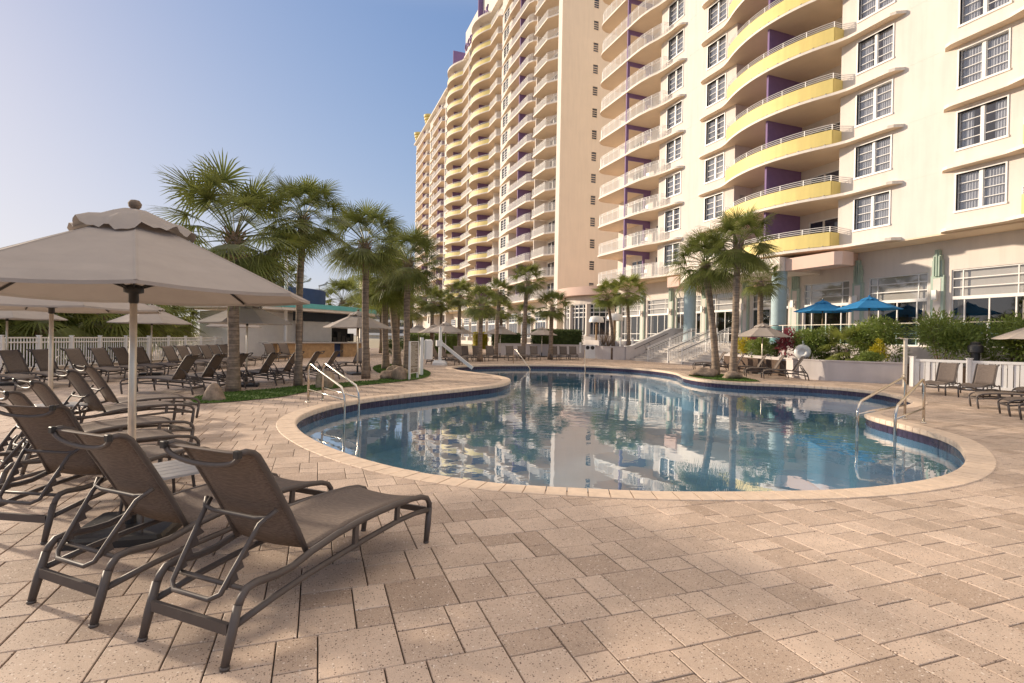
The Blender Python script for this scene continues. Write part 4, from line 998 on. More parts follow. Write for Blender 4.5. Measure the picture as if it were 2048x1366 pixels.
# ================================================================ LOUNGERS
def lounger():
    r = empty('sun_lounger', (0, 0, 0))
    fw = 0.30
    up = [(0.055, 0.25), (0.07, 0.285), (0.10, 0.318), (0.15, 0.325), (0.28, 0.312), (0.38, 0.315), (0.51, 0.345), (0.70, 0.372), (0.88, 0.385), (1.07, 0.388), (1.28, 0.383), (1.46, 0.370), (1.58, 0.352), (1.65, 0.325), (1.685, 0.28), (1.685, 0.24)]
    for s in (-1, 1):
        x = s*(fw-0.02)
        m_ = MB(); m_.tube([(x, y, z) for y, z in up], 0.0195, 8); m_.build('frame_rail', 'bronze', r, smooth=True)
        m_ = MB(); m_.tube([(x, y, z) for y, z in ((0.05, 0.175), (0.28, 0.21), (0.49, 0.232), (0.71, 0.245), (0.95, 0.258), (1.29, 0.268), (1.5, 0.258), (1.665, 0.235))], 0.017, 8); m_.build('lower_rail', 'bronze', r, smooth=True)
        for y, za, zb in ((0.86, 0.25, 0.38), (1.28, 0.265, 0.38)):
            m_ = MB(); m_.bar((x, y, za), (x, y+0.01, zb), 0.022, 0.034); m_.build('strut', 'bronze', r)
        m_ = MB(); m_.tube([(x, -0.01, 0.012), (x, 0.02, 0.13), (x, 0.055, 0.26)], [0.019, 0.023, 0.021], 8, flat=1.0); m_.tube([(x, -0.011, 0.0), (x, -0.009, 0.014)], 0.022, 8); m_.build('leg', 'bronze', r, smooth=True)
        m_ = MB(); m_.tube([(x, 1.65, 0.012), (x, 1.67, 0.13), (x, 1.686, 0.25)], [0.019, 0.023, 0.021], 8); m_.tube([(x, 1.65, 0.0), (x, 1.65, 0.014)], 0.02, 8); m_.build('leg', 'bronze', r, smooth=True)
    m_ = MB(); m_.box(-fw+0.04, fw-0.04, 0.012, 0.034, 0.135, 0.185); m_.build('crossbar', 'bronze', r)
    m_ = MB(); m_.box(-fw+0.04, fw-0.04, 1.655, 1.675, 0.215, 0.255); m_.build('crossbar', 'bronze', r)
    m_ = MB(); m_.tube([(-fw+0.03, 0.11, 0.305), (fw-0.03, 0.11, 0.305)], 0.012, 8); m_.build('rest_bar', 'bronze', r, smooth=True)
    # seat sling: arched, dished across
    def sling(prof_, hw, dish0, name, parent, th=0.007, flat_end=False):
        n = 8; D_ = [dish0*(max(0.0, (len(prof_)-1-k)/3.0) if flat_end and k > len(prof_)-4 else 1) for k in range(len(prof_))]; top = []; vs = []; fs = []
        P = prof_
        for k, (y, z, ny, nz) in enumerate(P):
            for i in range(n+1):
                u = -1+2*i/n; d = D_[k]*(1-u*u); vs.append((u*hw, y-ny*d, z-nz*d))
        m0 = len(vs)
        for k, (y, z, ny, nz) in enumerate(P):
            for i in range(n+1):
                u = -1+2*i/n; d = D_[k]*(1-u*u)+th; vs.append((u*hw, y-ny*d, z-nz*d))
        for k in range(len(P)-1):
            for i in range(n):
                a = k*(n+1)+i; fs.append((a, a+1, a+n+2, a+n+1)); fs.append((m0+a, m0+a+n+1, m0+a+n+2, m0+a+1))
        K = len(P)-1
        for i in range(n): fs.append((i, m0+i, m0+i+1, i+1)); a = K*(n+1)+i; fs.append((a, a+1, m0+a+1, m0+a))
        for k in range(K):
            a = k*(n+1); fs.append((a, a+n+1, m0+a+n+1, m0+a)); a += n; fs.append((a, m0+a, m0+a+n+1, a+n+1))
        m_ = MB(); m_.add(vs, fs); return m_.build(name, 'sling', parent, smooth=True)
    def withn(pts):
        out = []
        for i, (y, z) in enumerate(pts):
            a = pts[max(0, i-1)]; b = pts[min(len(pts)-1, i+1)]; dy, dz = b[0]-a[0], b[1]-a[1]; l = math.hypot(dy, dz)
            out.append((y, z, -dz/l, dy/l))
        return out
    seat = [(0.52, 0.362), (0.6, 0.375), (0.7, 0.387), (0.88, 0.400), (1.07, 0.403), (1.28, 0.398), (1.46, 0.384), (1.56, 0.366), (1.62, 0.335)]
    sling(withn(seat), 0.262, 0.022, 'seat_sling', r)
    back = [(0.495, 0.37), (0.44, 0.47), (0.38, 0.58), (0.31, 0.70), (0.25, 0.80), (0.205, 0.872), (0.178, 0.912), (0.150, 0.934), (0.112, 0.946), (0.07, 0.943)]
    bs = withn(back); bs = [(y, z, -ny, -nz) for y, z, ny, nz in bs]
    b = sling(bs, 0.245, 0.02, 'backrest', r, flat_end=True)
    for s in (-1, 1):
        m_ = MB(); m_.tube([(s*0.252, y, z) for y, z in [(0.50, 0.345)]+back[1:]], 0.0155, 8); m_.build('back_rail', 'bronze', b, smooth=True)
    m_ = MB(); m_.tube([(0.250*math.cos(a), 0.070+0.01*math.sin(a), 0.938-0.070*math.sin(a)**0.8) for a in [PI*i/14 for i in range(15)]], 0.0135, 8); m_.build('head_bow', 'bronze', b, smooth=True)
    for s in (-1, 1): m_ = MB(); m_.bbox(s*0.252-0.017, s*0.252+0.017, 0.05, 0.078, 0.924, 0.96, 0.004); m_.build('end_cap', 'blackm', b)
    # adjustable support: upper loop, two notched arms, lower loop
    m_ = MB(); m_.tube([(-0.25, 0.30, 0.62), (-0.225, 0.27, 0.585), (-0.15, 0.262, 0.575), (0.15, 0.262, 0.575), (0.225, 0.27, 0.585), (0.25, 0.30, 0.62)], 0.012, 8)
    m_.tube([(-0.235, 0.31, 0.615), (-0.20, 0.24, 0.56), (-0.175, 0.11, 0.37), (-0.165, 0.055, 0.285), (-0.12, 0.03, 0.262), (0.12, 0.03, 0.262), (0.165, 0.055, 0.285), (0.175, 0.11, 0.37), (0.20, 0.24, 0.56), (0.235, 0.31, 0.615)], 0.0125, 8)
    sp = m_.build('support_arm', 'bronze', r, smooth=True)
    for s in (-1, 1):
        x = s*0.178; m_ = MB(); E = [(0.07, 0.295), (0.20, 0.50)]; T = []
        for i in range(4): y = 0.085+0.030*i; z = 0.318+0.047*i; T += [(y, z), (y+0.030, z+0.010)]
        P_ = [(0.075, 0.300)]+[(y+0.012+(0.014 if j % 2 else 0.002), z-0.004) for j, (y, z) in enumerate(T)]+[(0.20, 0.505)]
        n = len(P_); m_.add([(x-0.003, y, z) for y, z in P_]+[(x+0.003, y, z) for y, z in P_], [tuple(range(n)), tuple(range(2*n-1, n-1, -1))]+[(i, n+i, n+(i+1) % n, (i+1) % n) for i in range(n)])
        m_.build('notched_rack', 'bronze', sp)
    return r
LG = lounger(); LSN = snapshot(LG); lg_used = [False]
def place_lounger(root, d, label, group):
    c = LG if not lg_used[0] else copy_tree(None, None, LSN); lg_used[0] = True
    c.location = (root[0], root[1], 0); c.rotation_euler = (0, 0, heading(d)); tag(c, label, 'sun lounger', group); return c
NG = 'bronze sling loungers in the near left cluster'
place_lounger((-0.51, 2.89), (0.695, 0.719), 'nearest bronze sling lounger in the foreground, seen whole from behind', NG)
place_lounger((-1.175, 3.50), (0.70, 0.714), 'sling lounger directly left of the nearest one, with a dark umbrella base under it', NG)
place_lounger((-1.93, 4.83), (0.48, 0.877), 'lounger at the left picture edge with its notched support showing', NG)
place_lounger((-2.62, 6.10), (0.80, 0.60), 'lounger in the near cluster mostly cropped by the left edge', NG)
place_lounger((-2.86, 7.20), (0.80, 0.60), 'lounger behind the cropped one, its long taupe back rising at far left', NG)
place_lounger((-3.16, 9.02), (0.80, 0.60), 'near cluster lounger whose seat passes just beyond the tall umbrella pole', NG)
place_lounger((-3.30, 10.12), (0.84, 0.54), 'farthest lounger of the near left cluster, feet beside the turf tip', NG)
def rowpts(A, B, pxs):
    out = []
    return out
F_ROW = [(-7.6, 16.9), (-7.28, 17.8), (-6.96, 18.68), (-6.58, 19.74), (-6.23, 20.69), (-5.92, 21.53), (-5.61, 22.4), (-5.05, 24.08), (-4.75, 24.95), (-4.46, 25.75), (-4.2, 26.55), (-3.95, 27.35), (-3.68, 28.2), (-3.4, 29.1)]
FL = ['cropped lounger at the left end of the row along the picket fence'] + ['%s lounger from the left in the row along the picket fence' % ORD[i] for i in range(1, 14)]
for i, p in enumerate(F_ROW):
    d = Vector((0.88-0.012*i, -0.47)).normalized()
    place_lounger((p[0]-d.x*0.05, p[1]-d.y*0.05), (d.x, d.y), FL[i], 'loungers in the row along the picket fence')
for i, p in enumerate([(-2.0, 32.4), (-1.3, 33.0)]):
    place_lounger(p, (0.55, -0.83), ['left of two loungers standing in front of the pool bar wall', 'right of two loungers standing in front of the pool bar wall'][i], 'pair of loungers by the bar wall')
M_ROW = [(-2.45, 15.0), (-1.95, 15.75), (-1.45, 16.4), (-0.73, 17.25), (-0.12, 17.95), (0.50, 18.6), (1.12, 19.3)]
for i, p in enumerate(M_ROW):
    d = Vector((-0.94+0.01*i, 0.33)).normalized()
    place_lounger((p[0]-d.x*0.05, p[1]-d.y*0.05), (d.x, d.y), '%s lounger from the left in the dark-backed row behind the turf palms' % ORD[i], 'dark backed loungers behind the turf strip')
place_lounger((2.4, 23.6), (-0.8, -0.6), 'lounger facing the dark-backed row beside the third turf palm', 'dark backed loungers behind the turf strip')
S_ROW = [(20.55, 22.45), (20.25, 21.3), (19.95, 20.45), (19.72, 18.9), (19.35, 17.6), (19.05, 16.35)]
SL = ['leftmost lounger of the row behind the island palms', 'lounger just behind the right island palm trunk', 'lounger left of the single taupe umbrella behind the island', 'lounger right of the single taupe umbrella behind the island', 'second from right lounger in the row by the planter wall', 'rightmost lounger in the row by the planter wall']
for i, p in enumerate(S_ROW):
    d = Vector((-0.80, 0.60)) if i else Vector((-0.86, 0.5)); place_lounger((p[0]-d.x*0.05, p[1]-d.y*0.05), (d.x, d.y), SL[i], 'loungers in the row behind the island')
for p, d, lb in (((19.35, 11.25), (-0.95, -0.3), 'lounger at the left end in front of the white board fence'), ((19.45, 10.25), (-0.95, -0.25), 'second lounger in front of the white board fence'), ((19.5, 8.9), (-0.95, -0.2), 'third lounger by the board fence, cropped by the right edge'),
                 ((16.45, 7.15), (-0.69, 0.72), 'left lounger of the cropped pair nearer the pool at right'), ((15.5, 6.05), (-0.69, 0.72), 'middle lounger of the cropped group nearer the pool at right'), ((14.75, 5.3), (-0.69, 0.72), 'nearest cropped lounger at the right edge of the picture')):
    place_lounger(p, d, lb, 'loungers on the right side of the deck')
T_ROW = [(6.2, 28.6), (6.9, 29.6), (8.5, 31.6), (9.4, 33.4), (10.33, 33.7), (11.34, 34.0), (12.93, 34.5), (13.94, 34.85), (15.02, 35.2), (16.6, 35.3), (17.6, 35.75), (18.6, 36.15)]
for i, p in enumerate(T_ROW):
    d = Vector((0.05-0.04*i, -0.95)).normalized()
    if i < 2: d = Vector((0.75, -0.65)).normalized()
    place_lounger((p[0]-d.x*0.05, p[1]-d.y*0.05), (d.x, d.y), '%s lounger from the left in the far row across the pool' % ORD[i], 'loungers in the far row across the pool')
# ================================================================ UMBRELLAS
def umbrella(m='canvas', n=8, R0=1.3, apex=2.40, rim=1.80, name='patio_umbrella', rot=0.0, base=True):
    r = empty(name, (0, 0, 0)); mb = MB(); sub = 10; rings = 9; vs = []; fs = []
    rv = 0.38
    def pt(f, a_i, s):     # f 0..1 apex to rim; between rib a_i and next, s 0..1
        a0 = 2*PI*a_i/n+rot; a1 = 2*PI*(a_i+1)/n+rot
        p = Vector((math.cos(a0), math.sin(a0), 0)).lerp(Vector((math.cos(a1), math.sin(a1), 0)), s)*(R0*f)
        sag = 4*s*(1-s)
        z = apex-0.04-(apex-0.04-rim)*(f**1.02)-0.014*sag*f+0.006*math.sin(f*27+a_i*1.7)*sag*f
        return (p.x, p.y, z)
    for j in range(rings+1):
        f = 0.13+(1-0.13)*j/rings
        for i in range(n):
            for s in range(4): vs.append(pt(f, i, s/4))
    k = n*4
    for j in range(rings):
        for i in range(k): fs.append((j*k+i, (j+1)*k+i, (j+1)*k+(i+1) % k, j*k+(i+1) % k))
    for i in range(n):      # hem
        for s in range(4): p = pt(1.0, i, s/4); vs.append((p[0]*1.002, p[1]*1.002, p[2]-0.022))
    for i in range(k): fs.append((rings*k+i, (rings+1)*k+i, (rings+1)*k+(i+1) % k, rings*k+(i+1) % k))
    mb.add(vs, fs)
    for i in range(n):      # stitched seam over each rib
        a0 = 2*PI*i/n+rot; P_ = [Vector(pt(0.13+0.87*j/6, i, 0))+Vector((0, 0, 0.003)) for j in range(7)]; sd = Vector((-math.sin(a0), math.cos(a0), 0))*0.011
        mb.strip([tuple(p-sd-Vector((0, 0, 0.004))) for p in P_], [tuple(p) for p in P_]); mb.strip([tuple(p) for p in P_], [tuple(p+sd-Vector((0, 0, 0.004))) for p in P_])
    c = mb.build('canopy', m, r, smooth=False)
    v = MB(); vs = []; fs = []; kk = 64
    for j in range(6):
        f = j/5
        for i in range(kk):
            a = 2*PI*i/kk; w_ = math.sin(a*11+0.6)*0.020*f*f*f+math.sin(a*5)*0.012*f+math.sin(a*23+1)*0.012*f*f+0.018*math.sin(f*9+a*3)*f; rr = rv*f*(1+0.05*math.sin(a*n)*f)
            vs.append((rr*math.cos(a), rr*math.sin(a), apex+0.01-0.17*f**1.5-0.015*f+w_))
    for j in range(5):
        for i in range(kk): fs.append((j*kk+i, (j+1)*kk+i, (j+1)*kk+(i+1) % kk, j*kk+(i+1) % kk))
    v.add(vs, fs); v.build('vent_cap', m, c, smooth=True)
    fz = MB(); fz.lathe([(0.0, apex+0.075), (0.03, apex+0.068), (0.045, apex+0.045), (0.04, apex+0.02), (0.02, apex)], 12); fz.build('finial', 'rock' if m == 'canvas' else m, r, smooth=True)
    hubz = rim+0.03
    for i in range(n):
        a = 2*PI*i/n+rot; q = MB(); e = (R0*0.985*math.cos(a), R0*0.985*math.sin(a), rim-0.005)
        q.tube([(0.05*math.cos(a), 0.05*math.sin(a), apex-0.08), (R0*0.5*math.cos(a), R0*0.5*math.sin(a), apex-0.08-(apex-0.05-rim)*0.46), e], 0.009, 5)
        q.tube([(0.04*math.cos(a), 0.04*math.sin(a), hubz), (R0*0.5*math.cos(a), R0*0.5*math.sin(a), apex-0.09-(apex-0.05-rim)*0.46)], 0.008, 5); q.build('rib', 'blackm', r)
    q = MB(); q.lathe([(0.028, hubz-0.11), (0.034, hubz-0.1), (0.034, hubz-0.04), (0.065, hubz-0.03), (0.065, hubz+0.02), (0.028, hubz+0.03)], 12); q.build('hub', 'blackm', r, smooth=True)
    q = MB(); q.tube([(0, 0, 0.05), (0, 0, 1.0), (0, 0, apex)], [0.026, 0.026, 0.022], 12); q.build('pole', 'pole' if m == 'canvas' else 'wood', r, smooth=True)
    if base:
        q = MB(); q.bbox(-0.32, 0.32, -0.32, 0.32, 0.0, 0.07, 0.02); q.tube([(0, 0, 0.07), (0, 0, 0.34)], 0.038, 10); q.build('base', 'blackm', r)
    return r
UM = umbrella(rot=R(22.5), rim=1.785, R0=1.27); USN = snapshot(UM); um = [0]
UMB = [((-1.20, 4.77), -8, 1, 'large taupe umbrella filling the upper left of the picture, pole among the nearest loungers', 'large taupe umbrellas on the left deck'),
 ((-3.08, 8.68), 10, 1, 'taupe umbrella just behind the largest one, shading the near lounger cluster', 'large taupe umbrellas on the left deck'),
 ((-1.55, 16.95), 0, 1, 'taupe umbrella partly behind the thickest turf palm trunk', 'large taupe umbrellas on the left deck'),
 ((1.85, 21.3), 15, 1, 'taupe umbrella beside the pool bar right of the second turf palm', 'large taupe umbrellas on the left deck'),
 ((-4.95, 21.8), 5, 1, 'taupe umbrella over the fence row in front of the palmettos', 'large taupe umbrellas on the left deck'),
 ((-7.45, 18.3), 5, 1, 'low taupe umbrella at the far left over the fence row', 'large taupe umbrellas on the left deck'),
 ((-3.2, 28.9), 5, 1, 'small distant taupe umbrella between picket fence and palm trunk', 'large taupe umbrellas on the left deck'),
 ((20.3, 19.85), 0, 1, 'single taupe umbrella behind the island over the lounger row', 'taupe umbrellas beyond the pool'),
 ((8.22, 33.3), 0, 1, 'widest taupe umbrella of the far group, behind the pool lift', 'taupe umbrellas beyond the pool'),
 ((9.2, 41.0), 8, 1, 'taupe umbrella peeking out left of the widest far umbrella', 'taupe umbrellas beyond the pool'),
 ((8.4, 43.0), 12, 1, 'leftmost taupe umbrella of the far group, by the sign', 'taupe umbrellas beyond the pool'),
 ((12.2, 44.5), 0, 1, 'taupe umbrella peeking out right of the widest far umbrella', 'taupe umbrellas beyond the pool'),
 ((13.6, 38.2), 10, 1, 'taupe umbrella in front of the central far palm trunks', 'taupe umbrellas beyond the pool'),
 ((17.0, 47.0), 10, 1, 'small taupe umbrella right of centre behind the far loungers', 'taupe umbrellas beyond the pool'),
 ((17.9, 40.2), 10, 1, 'rightmost taupe umbrella of the far group beside the clipped hedge', 'taupe umbrellas beyond the pool'),
 ((22.65, 10.45), 10, 1, 'taupe umbrella cropped by the right edge above the board fence', 'taupe umbrellas beyond the pool')]
for p, a, s, lb, g in UMB:
    c = UM if um[0] == 0 else copy_tree(None, None, USN); um[0] += 1
    c.location = (p[0], p[1], 0); c.rotation_euler = (0, 0, R(a)); tag(c, lb, 'umbrella', g)
BU = umbrella('bluecanvas', n=6, R0=1.42, apex=2.42, rim=1.82, rot=0.3); BSN = snapshot(BU)
for i, (p, lb) in enumerate((((26.3, 21.6), 'left of the two blue umbrellas on the terrace'), ((25.9, 18.7), 'right of the two blue umbrellas on the terrace'))):
    c = BU if i == 0 else copy_tree(None, None, BSN); c.location = (p[0], p[1], ZT+0.02); tag(c, lb, 'umbrella', 'blue umbrellas on the terrace')
# ================================================================ PALMS
def fan(vs, fs, c, f, u, L, rnd_, nseg=26, spread=R(128), droop=0.28, wid=0.030):
    """costapalmate blade: narrow segments radiating from c, f forward, u up"""
    s = f.cross(u).normalized()
    for i in range(nseg):
        a = -spread+2*spread*i/(nseg-1)+rnd_.uniform(-0.03, 0.03)
        d = f*math.cos(a)+s*math.sin(a); d = (d+u*(0.16-0.32*abs(a)/spread)*0.8+f*0.12).normalized()
        l = L*(1-0.30*(abs(a)/spread)**2)*rnd_.uniform(0.88, 1.06); side = u.cross(d).normalized(); k = len(vs)
        pts = []
        for t_, w_ in ((0.0, 0.35), (0.38, 1.0), (0.72, 0.7), (1.0, 0.0)):
            p = c+d*(l*t_)+Vector((0, 0, -droop*l*(t_**2.3)*rnd_.uniform(0.8, 1.3))); pts.append((p, w_*wid))
        for p, w_ in pts[:-1]: vs += [tuple(p-side*w_), tuple(p+side*w_)]
        vs.append(tuple(pts[-1][0]))
        fs += [(k, k+1, k+3, k+2), (k+2, k+3, k+5, k+4), (k+4, k+5, k+6)]
def crown_mesh(seed, nl=34, Lb=0.95, Lp=1.0, nseg=26, up=1.25, down=-0.55, wid=0.03):
    r_ = random.Random(seed); vs, fs = [], []; st = MB()
    for i in range(nl):
        az = i*2.39996+r_.uniform(-0.3, 0.3); q = (i+0.5)/nl
        el = up+(down-up)*q**0.95+r_.uniform(-0.15, 0.15)
        lp = Lp*r_.uniform(0.8, 1.15)*(0.75+0.4*math.sin(PI*min(1, q+0.15)))
        h = Vector((math.cos(az), math.sin(az), 0)); P = [Vector((0, 0, 0.1-0.35*q))+h*0.06]
        e = el
        for k in range(5): P.append(P[-1]+(h*math.cos(e)+Vector((0, 0, math.sin(e))))*(lp/5)); e -= 0.09*(1.2-abs(math.sin(el)))
        f = (P[-1]-P[-2]).normalized(); u = Vector((0, 0, 1)); u = (u-f*u.dot(f))
        u = u.normalized() if u.length > 0.1 else -h
        u = (u+f.cross(u)*r_.uniform(-0.45, 0.45)).normalized()
        st.tube([tuple(p) for p in P], [0.017, 0.014, 0.012, 0.011, 0.01, 0.008], 4)
        fan(vs, fs, P[-1], f, u, Lb*r_.uniform(0.85, 1.1), r_, nseg, droop=0.22+0.22*q, wid=wid)
    mb = MB(); mb.add(vs, fs); return mb, st
def dead_mesh(seed, n=12, L=0.8):
    r_ = random.Random(seed); vs, fs = [], []; mb = MB()
    for i in range(n):
        az = r_.uniform(0, 2*PI); h = Vector((math.cos(az), math.sin(az), 0)); c = h*r_.uniform(0.2, 0.5)+Vector((0, 0, -0.3-r_.uniform(0, 0.35)))
        f = (h*0.35+Vector((0, 0, -1))).normalized(); u = (h+Vector((0, 0, 0.3))); u = (u-f*u.dot(f)).normalized()
        fan(vs, fs, c, f, u, L*r_.uniform(0.5, 0.95), r_, 12, R(70), 0.05, 0.016)
        mb.tube([tuple(Vector((0, 0, -0.05))+h*0.08), tuple(c)], 0.01, 4)
    mb.add(vs, fs); return mb
CR = [crown_mesh(s, nl=50, nseg=32, wid=0.019, Lb=1.0, down=-0.62) for s in (11, 12, 13)]; CRF = [crown_mesh(s, nl=34, nseg=24, wid=0.030) for s in (21, 22, 23)]
CRM = {}
def crown_obj(key, src, m, parent, scale):
    """share one mesh between palms"""
    if key not in CRM:
        o = src[0].build('crown', m, parent); s_ = src[1].build('leaf_stalks', m, o); CRM[key] = (o.data, s_.data)
    else:
        o = bpy.data.objects.new('crown', CRM[key][0]); COL.objects.link(o); o.parent = parent
        s_ = bpy.data.objects.new('leaf_stalks', CRM[key][1]); COL.objects.link(s_); s_.parent = o
    o.scale = (scale,)*3; return o
DEAD = {}
def palm(p, h, r0, lean, ks, label, group, v=0, near=False, z0=0.0, m='frond', boots=True, dead=True, rz=0.0):
    r_ = random.Random(int(p[0]*31+p[1]*17)); root = empty('palm_tree', (p[0], p[1], z0), rz, label, 'palm tree', group)
    c_, s_ = math.cos(-rz), math.sin(-rz); lx, ly = lean[0]*c_-lean[1]*s_, lean[0]*s_+lean[1]*c_
    n = 16 if near else 8; P = []; Rr = []
    for i in range(n+1):
        t = i/n; P.append((lx*t**1.4+0.03*math.sin(t*7+v)*t, ly*t**1.4+0.03*math.cos(t*6+v)*t, h*t-0.03))
        Rr.append(r0*(1.22-0.35*min(1, t*4)+0.02*math.sin(t*40))*(1.0 if t < 0.85 else 1.0+0.25*(t-0.85)/0.15))
    tk = MB(); tk.tube(P, Rr, 16 if near else 10); tk.build('trunk', 'trunk', root, smooth=True)
    top = Vector(P[-1])
    cr = crown_obj(('near' if near else 'far', v % 3, m), (CR if near else CRF)[v % 3], m, root, ks); cr.location = top+Vector((0, 0, 0.05)); cr.rotation_euler = (0, 0, r_.uniform(0, 6))
    if boots:
        b = MB(); nb = 46 if near else 22
        for i in range(nb):
            t = i/nb; a = i*2.39996; z = -0.75*ks+t*0.85*ks; rr = r0*(1.0+0.35*t); d = Vector((math.cos(a), math.sin(a), 0))
            q = top+Vector((0, 0, z))+d*rr*0.8; e = q+d*(0.12+0.08*t)*ks+Vector((0, 0, 0.20*ks)); s = Vector((-d.y, d.x, 0))*0.045*ks
            b.add([tuple(q-s), tuple(q+s), tuple(e+s*0.5), tuple(e-s*0.5), tuple(q-s-d*0.02-Vector((0, 0, 0.05))), tuple(q+s-d*0.02-Vector((0, 0, 0.05)))], [(0, 1, 2, 3), (4, 5, 1, 0), (3, 2, 5, 4), (0, 3, 4), (1, 5, 2)])
        b.build('leaf_bases', 'boot', root)
    if dead:
        k = v % 2
        if k not in DEAD: o = dead_mesh(40+k).build('dead_fronds', 'dead', root); DEAD[k] = o.data
        else: o = bpy.data.objects.new('dead_fronds', DEAD[k]); COL.objects.link(o); o.parent = root
        o.location = top; o.scale = (ks*0.9,)*3
    return root
G1 = 'cabbage palms rising from the turf strip'
palm((-1.71, 15.42), 3.95, 0.155, (-0.05, 0.05), 1.10, 'thick-trunked palm with the broadest crown above the large umbrella', G1, 0, True)
palm((-0.19, 16.68), 4.82, 0.108, (0.05, 0.0), 0.74, 'slender tall palm second from left on the turf strip', G1, 1, True, dead=False)
palm((1.96, 19.27), 4.70, 0.132, (-0.1, 0.1), 0.86, 'third palm from the left on the turf strip', G1, 2, True)
palm((4.08, 26.1), 4.3, 0.20, (-0.35, 0.2), 0.95, 'farthest palm on the turf strip with pale hanging fronds', G1, 0, True, m='frondlight')
palm((4.05, 23.3), 4.70, 0.15, (0.0, 0.1), 0.98, 'dark-trunked palm directly behind the pool rules sign', G1, 1, True)
palm((3.35, 24.6), 3.75, 0.16, (-0.1, 0.2), 0.85, 'short palm half hidden between the two at the turf end', G1, 2, True, m='frondlight')
G2 = 'cabbage palms on the island turf'
palm((16.76, 18.93), 4.95, 0.160, (-0.45, 0.3), 0.92, 'left island palm with a leaning trunk and shaggy crown', G2, 1, True)
palm((16.55, 17.69), 5.55, 0.150, (0.15, 0.0), 0.92, 'right island palm, taller with a straight grey trunk', G2, 0, True)
G3 = 'cabbage palms beyond the pool'
FP = [((14.4, 35.6), 5.6, 0.82, 0, 'tallest palm of the far group in front of the tan tower wall', (0.25, 0)),
 ((12.7, 36.6), 4.8, 0.66, 1, 'far palm just left of the tallest one with a swollen trunk top', (0.2, 0)),
 ((10.05, 31.9), 3.55, 0.76, 2, 'far palm with a wide low crown right of the widest umbrella', (0, 0)),
 ((16.2, 34.9), 3.75, 0.80, 0, 'far palm with feathery crown before the round lobby', (0.1, 0)),
 ((11.9, 43.6), 5.0, 0.85, 1, 'palm left behind the wide low crowned one', (0, 0)),
 ((10.9, 46.0), 4.4, 0.78, 2, 'small dark palm above the far umbrellas at left', (0, 0)),
 ((15.9, 44.5), 3.9, 0.75, 0, 'bright green fan palm between two far trunks', (0, 0)),
 ((9.3, 42.2), 4.3, 0.8, 1, 'dim palm just right of the sign palms', (0, 0)),
 ((14.6, 46.5), 3.9, 0.75, 2, 'low palm behind the central far trunks', (0.1, 0)),
 ((18.6, 45.5), 3.6, 0.72, 0, 'dusky palm behind the clipped hedge left end', (0, 0))]
for p, h, k, v, lb, ln in FP: palm(p, h, 0.17, ln, k, lb, G3, v, z0=0.0, m='frondlight' if 'bright' in lb else 'frond', dead=(v == 1))
palm((23.0, 37.6), 4.15, 0.14, (-0.45, 0.4), 0.82, 'left of two palms by the entrance wall, trunk leaning left', 'palms beside the entrance steps', 1, z0=0.85, m='frondlight')
palm((23.3, 35.9), 4.4, 0.15, (-0.1, 0.1), 0.95, 'right of two palms by the entrance wall, crown spreading right', 'palms beside the entrance steps', 0, z0=0.85, m='frondlight')
palm((24.0, 23.6), 4.3, 0.17, (0.0, 0.1), 0.76, 'palm on the terrace edge in front of the right teal column', 'palms beside the entrance steps', 2, z0=0.7)
G4 = 'palms far behind the pool bar'
for p, h, k, v, lb in (((-1.9, 49), 6.0, 1.0, 0, 'small palm against the sky between two near trunks'), ((3.0, 50.5), 4.6, 1.45, 1, 'bushy palm behind the bar roof'), ((-2.6, 52), 4.0, 1.0, 2, 'palm top just showing over the large umbrella edge'), ((-9.2, 47), 2.6, 1.0, 1, 'palm top left of the thickest turf palm trunk'),
                      ((8.2, 52), 4.6, 1.2, 2, 'palm filling the gap behind the turf end palms'), ((6.0, 47), 4.4, 1.1, 0, 'palm behind the pair of dark trunks'), ((10.5, 58), 4.5, 1.2, 1, 'dark palm low between tower and umbrellas'), ((5.2, 60), 4.0, 1.2, 2, 'distant palm beside the pale beach hotel')):
    palm(p, h, 0.17, (0, 0), k, lb, G4, v, boots=True)
# palmettos behind the picket fence
G5 = 'shaggy palmettos behind the picket fence'
PM = [((-10.6, 28.4), 2.1, 1.45), ((-12.6, 26.0), 2.0, 1.4), ((-14.6, 23.5), 1.7, 1.3), ((-9.2, 31.3), 2.4, 1.5), ((-8.5, 34.6), 2.6, 1.5), ((-16.5, 21.3), 1.2, 1.2), ((-11.8, 31.5), 2.6, 1.6), ((-7.9, 38.0), 2.5, 1.4), ((-14.0, 29.8), 2.4, 1.5), ((-12.5, 35.0), 2.9, 1.6), ((-11.3, 27.2), 1.0, 1.1), ((-9.8, 33.0), 1.2, 1.1)]
for i, (p, h, k) in enumerate(PM):
    lb = 'shaggy palmetto %s behind the white picket fence' % (['left of the second umbrella pole', 'near the left picture edge', 'at the far left edge', 'between the two nearest umbrella poles', 'right of the tallest umbrella pole', 'beyond the left picture edge', 'deep in the thicket left of centre', 'at the right end of the thicket'][i] if i < 8 else ['deep inside the palmetto thicket', 'at the back of the thicket', 'low in the undergrowth', 'small and low'][i-8]+', half hidden')
    palm(p, h, 0.20, (0, 0), k, lb, G5, i, dead=True, m='frondlight' if i % 2 else 'frond')
